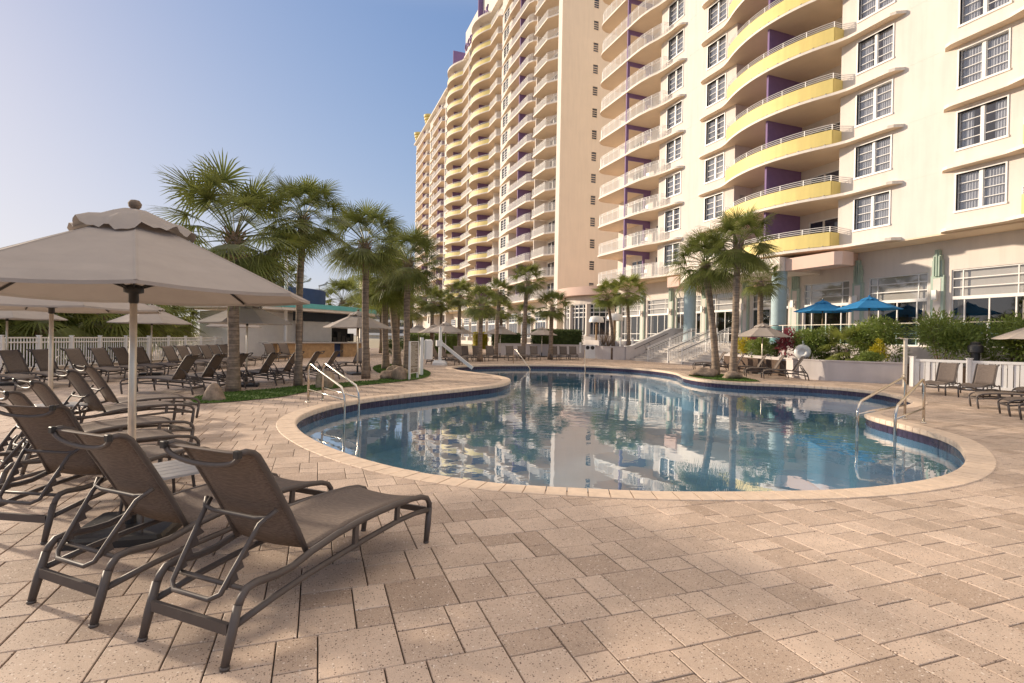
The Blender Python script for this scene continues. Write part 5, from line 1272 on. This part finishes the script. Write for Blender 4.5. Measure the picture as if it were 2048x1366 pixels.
# ================================================================ SHRUBS
def bush(name, p, dims, n, L, wd, m, label, group=None, cat='shrub', z0=0.0, long_=False, stems=9, seed=1, box=False):
    r_ = random.Random(seed); root = empty(name, (p[0], p[1], z0), label=label, cat=cat, group=group); vs, fs = [], []
    a, b, h = dims
    lobes = [(r_.uniform(-0.5, 0.5)*a, r_.uniform(-0.5, 0.5)*b, r_.uniform(0.35, 0.85)*h, r_.uniform(0.30, 0.55)) for _ in range(9)]
    for i in range(n):
        if box:
            c = Vector((r_.uniform(-a, a), r_.uniform(-b, b), r_.uniform(0.05, 1)*h)); fce = r_.randrange(3)
            if fce == 0: c.x = -a+r_.uniform(-0.04, 0.08)
            elif fce == 1: c.z = h+r_.uniform(-0.1, 0.07)
            else: c.y = -b+r_.uniform(-0.04, 0.08)
            d = Vector((r_.gauss(0, 1), r_.gauss(0, 1), r_.gauss(0.3, 1))).normalized()
        else:
            lx, ly, lz, lr = r_.choice(lobes); v_ = Vector((r_.gauss(0, 1), r_.gauss(0, 1), r_.gauss(0, 1))).normalized()
            q = lr*r_.uniform(0.55, 1.12); c = Vector((lx+v_.x*q*a, ly+v_.y*q*b, max(0.03, lz+v_.z*q*h*0.6)))
            d = (v_+Vector((0, 0, 0.5))+Vector((r_.gauss(0, .5), r_.gauss(0, .5), r_.gauss(0, .5)))).normalized()
        s = d.cross(Vector((r_.gauss(0, 1), r_.gauss(0, 1), r_.gauss(0, 1)))).normalized(); l = L*r_.uniform(0.6, 1.2); w_ = wd*r_.uniform(0.7, 1.2); k = len(vs)
        vs += [tuple(c), tuple(c+d*l*0.45+s*w_), tuple(c+d*l-Vector((0, 0, l*0.15))), tuple(c+d*l*0.45-s*w_)]; fs.append((k, k+1, k+2, k+3))
    mb = MB(); mb.add(vs, fs)
    if box: mb.box(-a*0.93, a*0.93, -b*0.93, b*0.93, 0, h*0.93)
    mb.build('foliage', m, root)
    if stems:
        s_ = MB()
        for i in range(stems):
            an = r_.uniform(0, 2*PI); e = Vector((math.cos(an)*a*0.6*r_.random(), math.sin(an)*b*0.6*r_.random(), h*0.8)); s_.tube([(e.x*0.25, e.y*0.25, 0), tuple(e*0.6), tuple(e)], [0.02, 0.014, 0.006], 5)
        s_.build('stem', 'twig', root)
    return root
GS = 'oleander shrubs in the right planting bed'
bush('oleander', (22.3, 15.9), (1.1, 1.25, 1.75), 5200, 0.19, 0.022, 'leaf', 'dense oleander in the middle of the right planting bed behind the shower post', GS, z0=0.7, seed=3)
bush('oleander', (22.6, 13.4), (1.1, 1.45, 1.85), 6000, 0.20, 0.022, 'leaf', 'tallest broad oleander behind the board fence and black vents', GS, z0=0.7, seed=4)
bush('oleander', (23.2, 11.4), (1.0, 1.4, 1.7), 5000, 0.20, 0.022, 'leaf', 'oleander mass directly behind the first black vent', GS, z0=0.7, seed=5)
bush('oleander', (23.3, 8.2), (1.0, 1.5, 1.8), 4500, 0.20, 0.022, 'leaf', 'oleander at the right picture edge behind the fence', GS, z0=0.7, seed=6)
bush('oleander', (21.6, 18.3), (0.95, 1.1, 1.55), 4500, 0.18, 0.021, 'leaf', 'round oleander between the pink plant and the fan palm shrub', GS, z0=0.7, seed=7)
bush('flowering_shrub', (21.7, 15.2), (0.4, 0.45, 0.95), 1200, 0.09, 0.022, 'leafyellow', 'yellow and green croton left of the shower post', z0=0.7, seed=8, stems=5)
bush('low_shrub', (20.9, 15.0), (0.45, 0.7, 0.5), 1300, 0.10, 0.02, 'leaf', 'low bright shrub spilling along the planter wall', z0=0.7, seed=9, stems=4)
bush('ti_plant', (21.1, 19.2), (0.42, 0.45, 1.35), 420, 0.34, 0.028, 'leafpink', 'pink-leaved ti plant right of the white life ring case', z0=0.7, seed=10, stems=6)
bush('ti_plant', (24.9, 25.1), (0.3, 0.3, 0.7), 200, 0.25, 0.022, 'leafpink', 'small reddish plant by the top of the steps', z0=ZT, seed=11, stems=3)
bush('low_shrub', (21.7, 21.2), (0.7, 0.95, 1.1), 3000, 0.11, 0.024, 'leaf', 'light green shrub under the single taupe umbrella', z0=0.7, seed=12)
bush('low_shrub', (22.2, 22.9), (0.5, 0.7, 1.0), 1800, 0.11, 0.022, 'leafyellow', 'yellowish mixed shrub just right of the twin palm trunks', z0=0.7, seed=13)
bush('low_shrub', (21.3, 20.0), (0.45, 0.6, 0.75), 1600, 0.12, 0.02, 'leafdark', 'dark low shrub left of the life ring case', z0=0.7, seed=14)
bush('hedge', (20.4, 42.6), (1.9, 1.3, 1.35), 9000, 0.10, 0.03, 'leafdark', 'clipped dark hedge above the long low wall', cat='hedge', z0=0.88, seed=15, box=True, stems=0)
bush('hedge', (16.6, 45.0), (1.0, 1.2, 1.15), 5000, 0.10, 0.03, 'leafdark', 'hedge section behind the rightmost far umbrellas', cat='hedge', z0=0.7, seed=16, box=True, stems=0)
bush('hedge', (10.6, 47.5), (2.3, 0.8, 1.7), 5000, 0.12, 0.035, 'leaf', 'sunlit green hedge behind the widest far umbrella', cat='hedge', z0=0.0, seed=17, box=True, stems=0)
bush('hedge', (15.0, 47.6), (0.6, 0.5, 1.5), 1800, 0.09, 0.03, 'leafyellow', 'small yellow clipped hedge between far umbrella poles', cat='hedge', z0=0.4, seed=18, box=True, stems=0)
bush('low_shrub', (8.2, 45.0), (1.4, 1.0, 1.4), 2600, 0.14, 0.03, 'leafdark', 'dark shrubs under the leftmost far umbrellas', seed=19)
bush('low_shrub', (6.6, 42.0), (1.5, 1.0, 1.1), 2400, 0.14, 0.03, 'leafdark', 'dark shrub behind the path right of the bar', seed=20)
for i, (p, h) in enumerate((((22.6, 38.5), 1.7), ((22.1, 36.9), 1.5))):
    r_ = random.Random(50+i); root = empty('bare_shrub', (p[0], p[1], 0.85), label=['tall leggy leafless shrub beside the entrance wall palms', 'shorter leggy leafless shrub beside the entrance wall palms'][i], cat='shrub'); s_ = MB(); lf = []
    for k in range(40):
        a = r_.uniform(0, 2*PI); e = Vector((math.cos(a)*r_.uniform(0.2, 1.0), math.sin(a)*r_.uniform(0.2, 1.0), h*r_.uniform(0.5, 1.0))); m_ = e*0.5+Vector((r_.uniform(-.1, .1), r_.uniform(-.1, .1), 0.1)); s_.tube([(0, 0, 0), tuple(m_), tuple(e)], [0.015, 0.01, 0.004], 4)
    s_.build('stem', 'twig', root)
# fan palm shrub
palm((22.0, 16.8), 0.55, 0.12, (0, 0), 0.72, 'small fan palm shrub between two oleanders in the right bed', 'low fan palms in the planting bed', 0, z0=0.7, m='frondlight', boots=False, dead=False)
palm((22.2, 17.9), 0.35, 0.10, (0, 0), 0.45, 'low fan palm shrub at the foot of the larger one', 'low fan palms in the planting bed', 1, z0=0.7, m='frondlight', boots=False, dead=False)
palm((23.2, 10.2), 0.4, 0.10, (0, 0), 0.6, 'spiky low palm beside the second black vent', 'low fan palms in the planting bed', 2, z0=0.7, m='frondlight', boots=False, dead=False)
# ================================================================ POOL HARDWARE
def grab_rail(a, b, label, group, h=0.84):
    """handrail from the deck foot a to the pool foot b (x,y), with a lower brace"""
    A, B = Vector((*a, 0)), Vector((*b, 0)); L = (B-A).length; u = (B-A)/L
    r = empty('pool_handrail', a, heading(u), label, 'handrail', group); m_ = MB()
    pts = [(0, 0, 0), (0, 0, h-0.14), (0, 0.025, h-0.06), (0, 0.09, h-0.01), (0, 0.18, h), (0, 0.28, h-0.03)]
    pts += [(0, L-0.14, 0.47), (0, L-0.06, 0.40), (0, L-0.015, 0.32), (0, L, 0.2), (0, L, -0.75)]
    m_.tube(pts, 0.024, 12); m_.build('rail_tube', 'steel', r, smooth=True)
    m_ = MB(); m_.tube([(0, 0.0, 0.28), (0, L-0.005, 0.24)], 0.018, 10); m_.build('brace', 'steel', r, smooth=True)
    m_ = MB(); m_.lathe([(0.055, 0.01), (0.05, 0.022), (0.022, 0.03)], 16); m_.build('base_flange', 'steel', r, smooth=True)
def ladder_rail(a, b, label, group, h=0.84):
    A, B = Vector((*a, 0)), Vector((*b, 0)); L = (B-A).length; u = (B-A)/L
    r = empty('pool_handrail', a, heading(u), label, 'handrail', group); m_ = MB()
    m_.tube([(0, 0, 0), (0, 0, h-0.1), (0, 0.04, h-0.02), (0, 0.12, h), (0, 0.3, h-0.03), (0, L, -0.2), (0, L+0.05, -0.7)], 0.021, 10); m_.build('rail_tube', 'steel', r, smooth=True)
g = 'stainless handrails at the left pool steps'
grab_rail((0.07, 12.74), (0.72, 10.95), 'left of the two stainless rails at the near left pool edge', g)
grab_rail((0.38, 13.1), (1.02, 11.3), 'right of the two stainless rails at the near left pool edge', g)
g = 'stainless handrails at the right pool steps'
grab_rail((11.38, 7.42), (9.25, 6.85), 'farther stainless rail at the right pool steps', g)
grab_rail((11.15, 6.92), (9.35, 6.25), 'nearer stainless rail at the right pool steps', g)
ladder_rail((11.3, 29.4), (11.6, 27.6), 'far stainless rail in front of the central far loungers', 'single rails on the far pool edge')
ladder_rail((15.9, 29.3), (14.6, 26.8), 'far stainless rail in front of the trash bin', 'single rails on the far pool edge')
st = MB(); SP = [(10.6, 7.9), (10.0, 7.6), (9.45, 7.0), (9.2, 6.2), (9.6, 5.9)]
tag(MB().prism([(11.6, 8.9), (10.3, 8.5), (9.3, 7.9), (8.8, 7.1), (8.7, 6.2), (8.9, 5.5), (9.6, 5.2), (11.6, 5.6)], -1.2, -0.42).build('pool_step', 'plaster'), kind='structure')
# pool lift
pl_ = empty('pool_lift', (6.6, 27.9, 0), label='white pool access lift with slanting arm by the far left pool edge', cat='pool lift')
m_ = MB(); m_.lathe([(0.40, 0.0), (0.40, 0.12), (0.34, 0.2), (0.30, 0.26), (0, 0.26)], 20); m_.build('base', 'white', pl_, smooth=False)
m_ = MB(); m_.tube([(0, 0, 0.2), (0, 0, 2.0)], [0.10, 0.07], 10); m_.build('mast', 'white', pl_)
m_ = MB(); m_.bar((-0.05, 0.1, 1.25), (1.45, -1.1, -0.1), 0.10, 0.16); m_.build('arm', 'white', pl_)
m_ = MB(); m_.box(-0.22, 0.1, -0.1, 0.1, 1.0, 1.3); m_.build('control_box', 'white', pl_)
# ================================================================ SIGN, POSTS, ROCKS
sg = empty('pool_rules_sign', (3.5, 18.7, 0), heading((-(18.95-18.37), 3.66-3.27)), 'taupe pool rules sign with white lettering on two white posts', 'sign')
ww = 0.70
for s in (-1, 1): MB().box(s*ww/2-0.03, s*ww/2+0.03, -0.03, 0.03, 0, 1.32).build('post', 'vinyl', sg)
b_ = MB(); b_.box(-ww/2+0.03, ww/2-0.03, -0.02, 0.02, 0.24, 1.30); bo = b_.build('board', 'sign', sg)
f_ = MB(); f_.box(-ww/2+0.03, ww/2-0.03, -0.026, 0.026, 1.301, 1.32); f_.box(-ww/2+0.03, ww/2-0.03, -0.026, 0.026, 0.22, 0.239); f_.build('board_frame', 'vinyl', sg)
def letters(body, size, x, z, parent, sx=1.0):
    t_ = bpy.data.curves.new('letters', 'FONT'); t_.body = body; t_.size = size; t_.extrude = 0.001; t_.align_x = 'CENTER'
    o_ = bpy.data.objects.new('tmp', t_); COL.objects.link(o_); bpy.context.view_layer.update()
    me_ = bpy.data.meshes.new_from_object(o_.evaluated_get(bpy.context.evaluated_depsgraph_get())); bpy.data.objects.remove(o_)
    me_.materials.clear(); me_.materials.append(M['letter'])
    o_ = bpy.data.objects.new('lettering', me_); COL.objects.link(o_); o_.parent = parent
    o_.matrix_local = Matrix.Translation((x, -0.0235, z)) @ Matrix.Rotation(PI/2, 4, 'X') @ Matrix.Diagonal((sx, 1, 1, 1)); return o_
letters('POOL RULES', 0.075, 0, 1.20, bo); letters('NO LIFEGUARD ON', 0.072, 0, 0.375, bo, 0.85); letters('DUTY', 0.072, 0, 0.30, bo)
b_ = MB(); r_ = random.Random(4); z = 1.155
while z > 0.46:
    x = -0.29; e = r_.choice((0.28, 0.2, 0.05, 0.26)); b_.box(x-0.015, x-0.003, -0.0225, -0.0205, z+0.004, z+0.014)
    while x < e: l = r_.uniform(0.02, 0.07); b_.box(x+0.005, min(x+l, e+0.02), -0.0225, -0.0205, z, z+0.011); x += l+0.014
    z -= 0.032
b_.build('rule_lines', 'letter', bo)
p_ = empty('equipment_post', (4.15, 20.6, 0), label='white post with a rounded rescue case behind the rules sign', cat='post')
MB().box(-0.06, 0.06, -0.06, 0.06, 0, 1.45).build('post', 'vinyl', p_); m_ = MB(); m_.bbox(0.10, 0.42, -0.11, 0.11, 0.62, 1.38, 0.06); m_.build('case', 'vinyl', p_)
def rock(name, p, dims, m, label, seed, rough=0.3, z=0.0, cone=False):
    r_ = random.Random(seed); bm = bmesh.new(); bmesh.ops.create_icosphere(bm, subdivisions=4, radius=1)
    fr = [(Vector((r_.gauss(0, 1), r_.gauss(0, 1), r_.gauss(0, 1))).normalized()*r_.uniform(1.5, 5), r_.uniform(0, 6), r_.uniform(0.3, 1)) for _ in range(14)]
    for v in bm.verts:
        d = sum(a*math.sin(k.dot(v.co)+ph)/(1+k.length*0.4) for k, ph, a in fr); s = 1+rough*d*0.35
        c = v.co*s
        if cone: c = Vector((c.x*(1-0.25*max(0, c.z)), c.y*(1-0.25*max(0, c.z)), c.z))
        v.co = Vector((c.x*dims[0], c.y*dims[1], max(-0.02, c.z*dims[2]+dims[2]*(0.0 if cone else 0.5))))
    me_ = bpy.data.meshes.new(name); bm.to_mesh(me_); bm.free(); me_.materials.append(M[m]); me_.polygons.foreach_set('use_smooth', [True]*len(me_.polygons))
    o = bpy.data.objects.new(name, me_); COL.objects.link(o); o.location = (p[0], p[1], z); tag(o, label, 'rock'); return o
rock('artificial_rock', (-1.87, 13.5), (0.24, 0.22, 0.40), 'rock', 'smooth tan cone-shaped rock cover at the tip of the turf', 1, 0.10, cone=True)
rock('boulder', (0.50, 16.0), (0.24, 0.22, 0.30), 'coral', 'craggy yellowish boulder behind the left pool rails', 2, 0.9)
rock('boulder', (3.0, 18.6), (0.27, 0.24, 0.30), 'rock', 'smooth brown boulder left of the rules sign', 3, 0.25)
rock('boulder', (2.72, 19.1), (0.28, 0.22, 0.20), 'rock', 'low flat dark rock beside the smooth brown boulder', 4, 0.5)
rock('boulder', (3.2, 20.6), (0.32, 0.18, 0.24), 'coral', 'driftwood-like knobbly rock behind the brown boulder', 5, 0.9)
rock('boulder', (15.75, 18.45), (0.55, 0.30, 0.24), 'rock', 'long knobbly rock left of the island palm trunks', 6, 0.9)
rock('boulder', (16.2, 17.35), (0.38, 0.36, 0.16), 'rock', 'low rocks around the foot of the right island palm', 7, 0.8)
# life ring case, shower post, vents
lr_ = empty('life_ring_case', (20.75, 18.0, 0.7), heading((0.83, 0.55)), 'white round life ring case on a post above the planter wall', 'life ring')
m_ = MB(); m_.lathe([(0.0, -0.10), (0.20, -0.10), (0.31, -0.07), (0.34, -0.02), (0.34, 0.02), (0.31, 0.07), (0.20, 0.10), (0.14, 0.09), (0.11, 0.05), (0.0, 0.05)], 28)
m_.v = [(x, -z, y+0.40) for x, y, z in m_.v]; o = m_.build('ring_case', 'vinyl', lr_, smooth=True)
MB().box(-0.04, 0.04, 0.12, 0.20, -0.65, 0.90).build('post', 'vinyl', lr_)
sh_ = empty('outdoor_shower', (19.97, 13.05, 0), heading((0.5, 0.86)), 'pale outdoor shower post at the end of the planter wall', 'shower')
MB().bbox(-0.05, 0.05, -0.05, 0.05, 0, 1.74, 0.01).build('post', 'pole', sh_)
m_ = MB(); m_.tube([(0, 0, 1.70), (-0.22, 0, 1.76)], 0.022, 8); m_.lathe([(0.0, 1.75), (0.08, 1.74), (0.08, 1.72), (0, 1.72)], 12, (-0.24, 0, 0)); m_.build('shower_head', 'steel', sh_)
m_ = MB(); m_.tube([(0, -0.06, 0.42), (-0.10, -0.08, 0.46), (-0.16, -0.08, 0.40)], 0.015, 8); m_.build('foot_tap', 'steel', sh_)
for i, (p, lb) in enumerate((((22.0, 12.0), 'left of two black mushroom vents behind the board fence'), ((22.5, 9.9), 'right, thicker of two black mushroom vents behind the board fence'))):
    v_ = empty('vent_pipe', (*p, 0.7), label=lb, cat='vent', group='black mushroom vents'); k = 1+0.25*i
    m_ = MB(); m_.lathe([(0.13*k, 0), (0.13*k, 0.62)], 20); m_.build('pipe', 'blackm', v_, smooth=True)
    m_ = MB(); m_.lathe([(0.13*k, 0.56), (0.22*k, 0.58), (0.22*k, 0.80), (0.19*k, 0.84), (0.15*k, 0.86), (0.15*k, 0.93), (0.0, 0.97)], 24); o = m_.build('cap', 'blackm', v_); smooth_by_angle(o)
# trash and recycling bins, bollards, planter pot
b_ = empty('recycling_bin', (21.0, 37.6, 0), heading((0.75, 0.66)), 'white twin-slot recycling bin by the low wall pillar', 'bin')
MB().bbox(-0.42, 0.42, -0.28, 0.28, 0, 1.06, 0.02).build('body', 'vinyl', b_)
for s in (-1, 1):
    MB().lathe([(0.0, 0.0), (0.15, 0.0), (0.15, 0.012), (0.0, 0.012)], 20).build('opening', 'blackm', b_).matrix_local = Matrix.Translation((s*0.2, -0.284, 0.84)) @ Matrix.Rotation(PI/2, 4, 'X')
b_ = empty('trash_bin', (21.6, 36.9, 0), label='round dark trash bin beside the white recycling bin', cat='bin')
m_ = MB(); m_.lathe([(0.30, 0), (0.33, 0.9), (0.33, 0.98), (0.25, 1.07), (0.0, 1.09)], 24); o = m_.build('body', 'blackm', b_); smooth_by_angle(o)
for i, (p, lb) in enumerate((((20.4, 38.3), 'white bollard lamp behind the recycling bin'), ((22.4, 35.6), 'left bollard lamp by the leggy bare shrub'), ((23.3, 35.35), 'right bollard lamp near the entrance side wall'))):
    l_ = empty('bollard_lamp', (*p, 0.85 if i else 0.4), label=lb, cat='bollard', group='white bollard lamps'); m_ = MB(); m_.lathe([(0.075, 0), (0.075, 0.62), (0.09, 0.66), (0.09, 0.80), (0.0, 0.83)], 14); m_.build('body', 'vinyl', l_)
pt_ = empty('potted_plant', (27.6, 34.2, ZT), label='square grey pot with a small dark plant by the left teal column', cat='planter')
MB().bbox(-0.3, 0.3, -0.3, 0.3, 0, 0.8, 0.02).build('pot', 'greywall', pt_); vs, fs = [], []; r_ = random.Random(3)
for i in range(60):
    a = r_.uniform(0, 6.28); d = Vector((math.cos(a), math.sin(a), r_.uniform(0.6, 2))).normalized(); s = Vector((-d.y, d.x, 0)).normalized()*0.02; c = Vector((0, 0, 0.78)); k = len(vs); vs += [tuple(c-s), tuple(c+s), tuple(c+d*0.45)]; fs.append((k, k+1, k+2))
m_ = MB(); m_.add(vs, fs); m_.build('plant', 'leafdark', pt_)
for i, (p, s, lb) in enumerate((((24.6, 43.2), 0.95, 'left, lower of two white dome heaters on the terrace'), ((25.9, 42.2), 1.05, 'right, taller of two white dome heaters on the terrace'))):
    h_ = empty('terrace_heater', (*p, ZT), label=lb, cat='heater', group='white dome heaters'); h_.scale = (s,)*3
    m_ = MB(); m_.tube([(0, 0, 0), (0, 0, 1.9)], 0.10, 12); m_.build('pole', 'wood', h_); m_ = MB(); m_.lathe([(0.72, 1.72), (0.70, 1.95), (0.58, 2.25), (0.3, 2.33), (0, 2.34)], 24); m_.build('dome', 'vinyl', h_, smooth=True)
# side tables
def side_table(p, label, k=0.45):
    t_ = empty('side_table', (*p, 0), 0.6, label, 'table', 'slatted side tables by the umbrellas'); m_ = MB(); w_ = 0.27
    for i in range(5):
        y = -w_+0.108*i; m_.bbox(-w_+(0.03 if i in (0, 4) else 0), w_-(0.03 if i in (0, 4) else 0), y, y+0.102, k-0.018, k, 0.004)
    m_.build('table_top', 'table', t_); 
    for a in (-1, 1):
        for b in (-1, 1): m_ = MB(); m_.tube([(a*0.2, b*0.2, 0), (a*0.16, b*0.16, k-0.018)], 0.012, 6); m_.build('leg', 'bronze', t_)
side_table((-1.02, 4.78), 'pale slatted side table between the nearest lounger backs'); side_table((-3.2, 9.35), 'pale slatted side table at the second umbrella pole')
# ================================================================ POOL BAR
bu = Vector((0.76, 0.65, 0)).normalized(); bar = empty('pool_bar', (-1.34, 35.0, 0), math.atan2(bu.y, bu.x), 'white pool bar with turquoise roof edge, dark fascia and tan counter', 'bar')
m_ = MB(); m_.box(-0.3, 4.1, 0.0, 0.6, 0.0, 0.92); m_.box(4.9, 6.6, 0.0, 0.6, 0, 0.92); m_.build('counter_front', 'wood', bar)
m_ = MB(); m_.box(-0.3, 4.1, 0.61, 0.62, 0, 0.1); m_.box(4.1, 4.9, 0.3, 0.62, 0, 0.92); m_.build('counter_gate', 'navy', bar)
m_ = MB(); m_.box(-1.0, 6.9, -0.15, 0.75, 0.925, 1.0); m_.build('counter_top', 'table', bar)
m_ = MB(); m_.box(-1.3, 3.0, 2.3, 2.5, 0, 2.85); m_.box(-1.3, -1.1, 2.5, 6, 0, 2.85); m_.build('wall', 'vinyl', bar)
m_ = MB()
for i in range(27): m_.box(3.05+i*0.09, 3.105+i*0.09, 1.72, 1.80, 1.0, 2.35)
m_.box(3.05, 5.45, 1.76, 1.80, 1.0, 2.35); m_.build('roller_shutter', 'vinyl', bar)
m_ = MB(); m_.box(2.2, 9.0, 1.6, 1.72, 2.36, 2.95); m_.build('fascia', 'fascia', bar)
m_ = MB(); m_.box(5.5, 8.6, 3.4, 3.5, 0, 2.3); m_.build('back_wall', 'dark', bar)
m_ = MB()
for i in range(6): m_.bbox(5.6+i*0.42, 5.95+i*0.42, 2.2, 2.6, 1.0, 1.0+(0.55, 0.3, 0.7, 0.42, 0.3, 0.6, 0.45)[i], 0.02)
m_.build('bar_equipment', 'blackm', bar)
m_ = MB()
for x in (3.0, 5.5, 8.5): m_.box(x-0.06, x+0.06, 1.85, 1.97, 0, 2.95)
m_.build('post', 'vinyl', bar)
rp = [(-2.4, 1.6), (-1, 0.7), (1, 0.25), (4, 0.2), (7, 0.5), (9.0, 1.1), (10.3, 2.2), (10.3, 7.5), (-2.4, 7.5)]
m_ = MB(); m_.prism(rp, 2.96, 3.12); rf = m_.build('roof', 'slab', bar)
m_ = MB(); rp2 = [(x*1.005, y-0.05) for x, y in rp]; m_.prism(rp2, 3.121, 3.42); m_.build('roof_edge', 'turq', rf)
tw = empty('roof_tank', (-2.5, 44.5, 0), label='big round navy blue drum structure behind the bar roof', cat='tank')
m_ = MB(); m_.lathe([(3.9, 0), (3.9, 4.75), (3.8, 4.8), (0, 4.9)], 56); o = m_.build('drum', 'navy', tw); smooth_by_angle(o)
for x, y in ((2.2, -3.0), (3.4, -0.8)):
    m_ = MB(); m_.tube([(x, y, 4.7), (x, y, 5.15)], 0.03, 6); m_.bar((x-0.05, y, 5.15), (x+0.55, y, 5.35), 0.12, 0.1); m_.bar((x+0.35, y, 5.25), (x+0.6, y, 5.5), 0.18, 0.12); m_.build('flood_light', 'table', tw)
gt = empty('gate_wall', (-4.2, 38.5, 0), label='white panelled gate wall between picket fence and bar', cat='wall')
m_ = MB(); m_.box(-4.3, -1.4, 38.3, 38.5, 0, 2.15); m_.build('panel', 'vinyl', gt, world=True)
for x in (-4.3, -3.1, -2.2): MB().box(x-0.1, x+0.1, 38.1, 38.299, 0, 2.3).build('post', 'vinyl', gt, world=True)
# street lamp glimpsed through the palm crown
lp = empty('street_lamp', (-1.2, 37.0, 0), label='tall white lamp post half hidden behind the thickest palm', cat='street lamp')
m_ = MB(); m_.tube([(0, 0, 0), (0, 0, 6.6)], [0.12, 0.09], 10); m_.build('pole', 'vinyl', lp); m_ = MB(); m_.tube([(0, 0, 6.5), (0.4, 0, 6.65), (0.7, 0, 6.6)], 0.03, 6); m_.box(0.6, 1.2, -0.12, 0.12, 6.55, 6.66); m_.build('lamp_head', 'table', lp)
# distant pale hotel
dh = empty('beach_hotel', (38, 265, 0), label='pale distant hotel with balcony bands seen between palm crowns', cat='hotel')
m_ = MB(); m_.box(25, 52, 262, 285, 0, 29); m_.build('wall', 'slab', dh, world=True)
for k in range(8):
    m_ = MB(); m_.box(24.2, 53, 260.4, 261.9, 3.2*k+1.5, 3.2*k+2.6); m_.build('balcony_band', 'white', dh, world=True)
    m_ = MB(); m_.box(25.5, 51.5, 261.9, 261.99, 3.2*k+2.6, 3.2*k+4.4); m_.build('window_band', 'darkglass', dh, world=True)
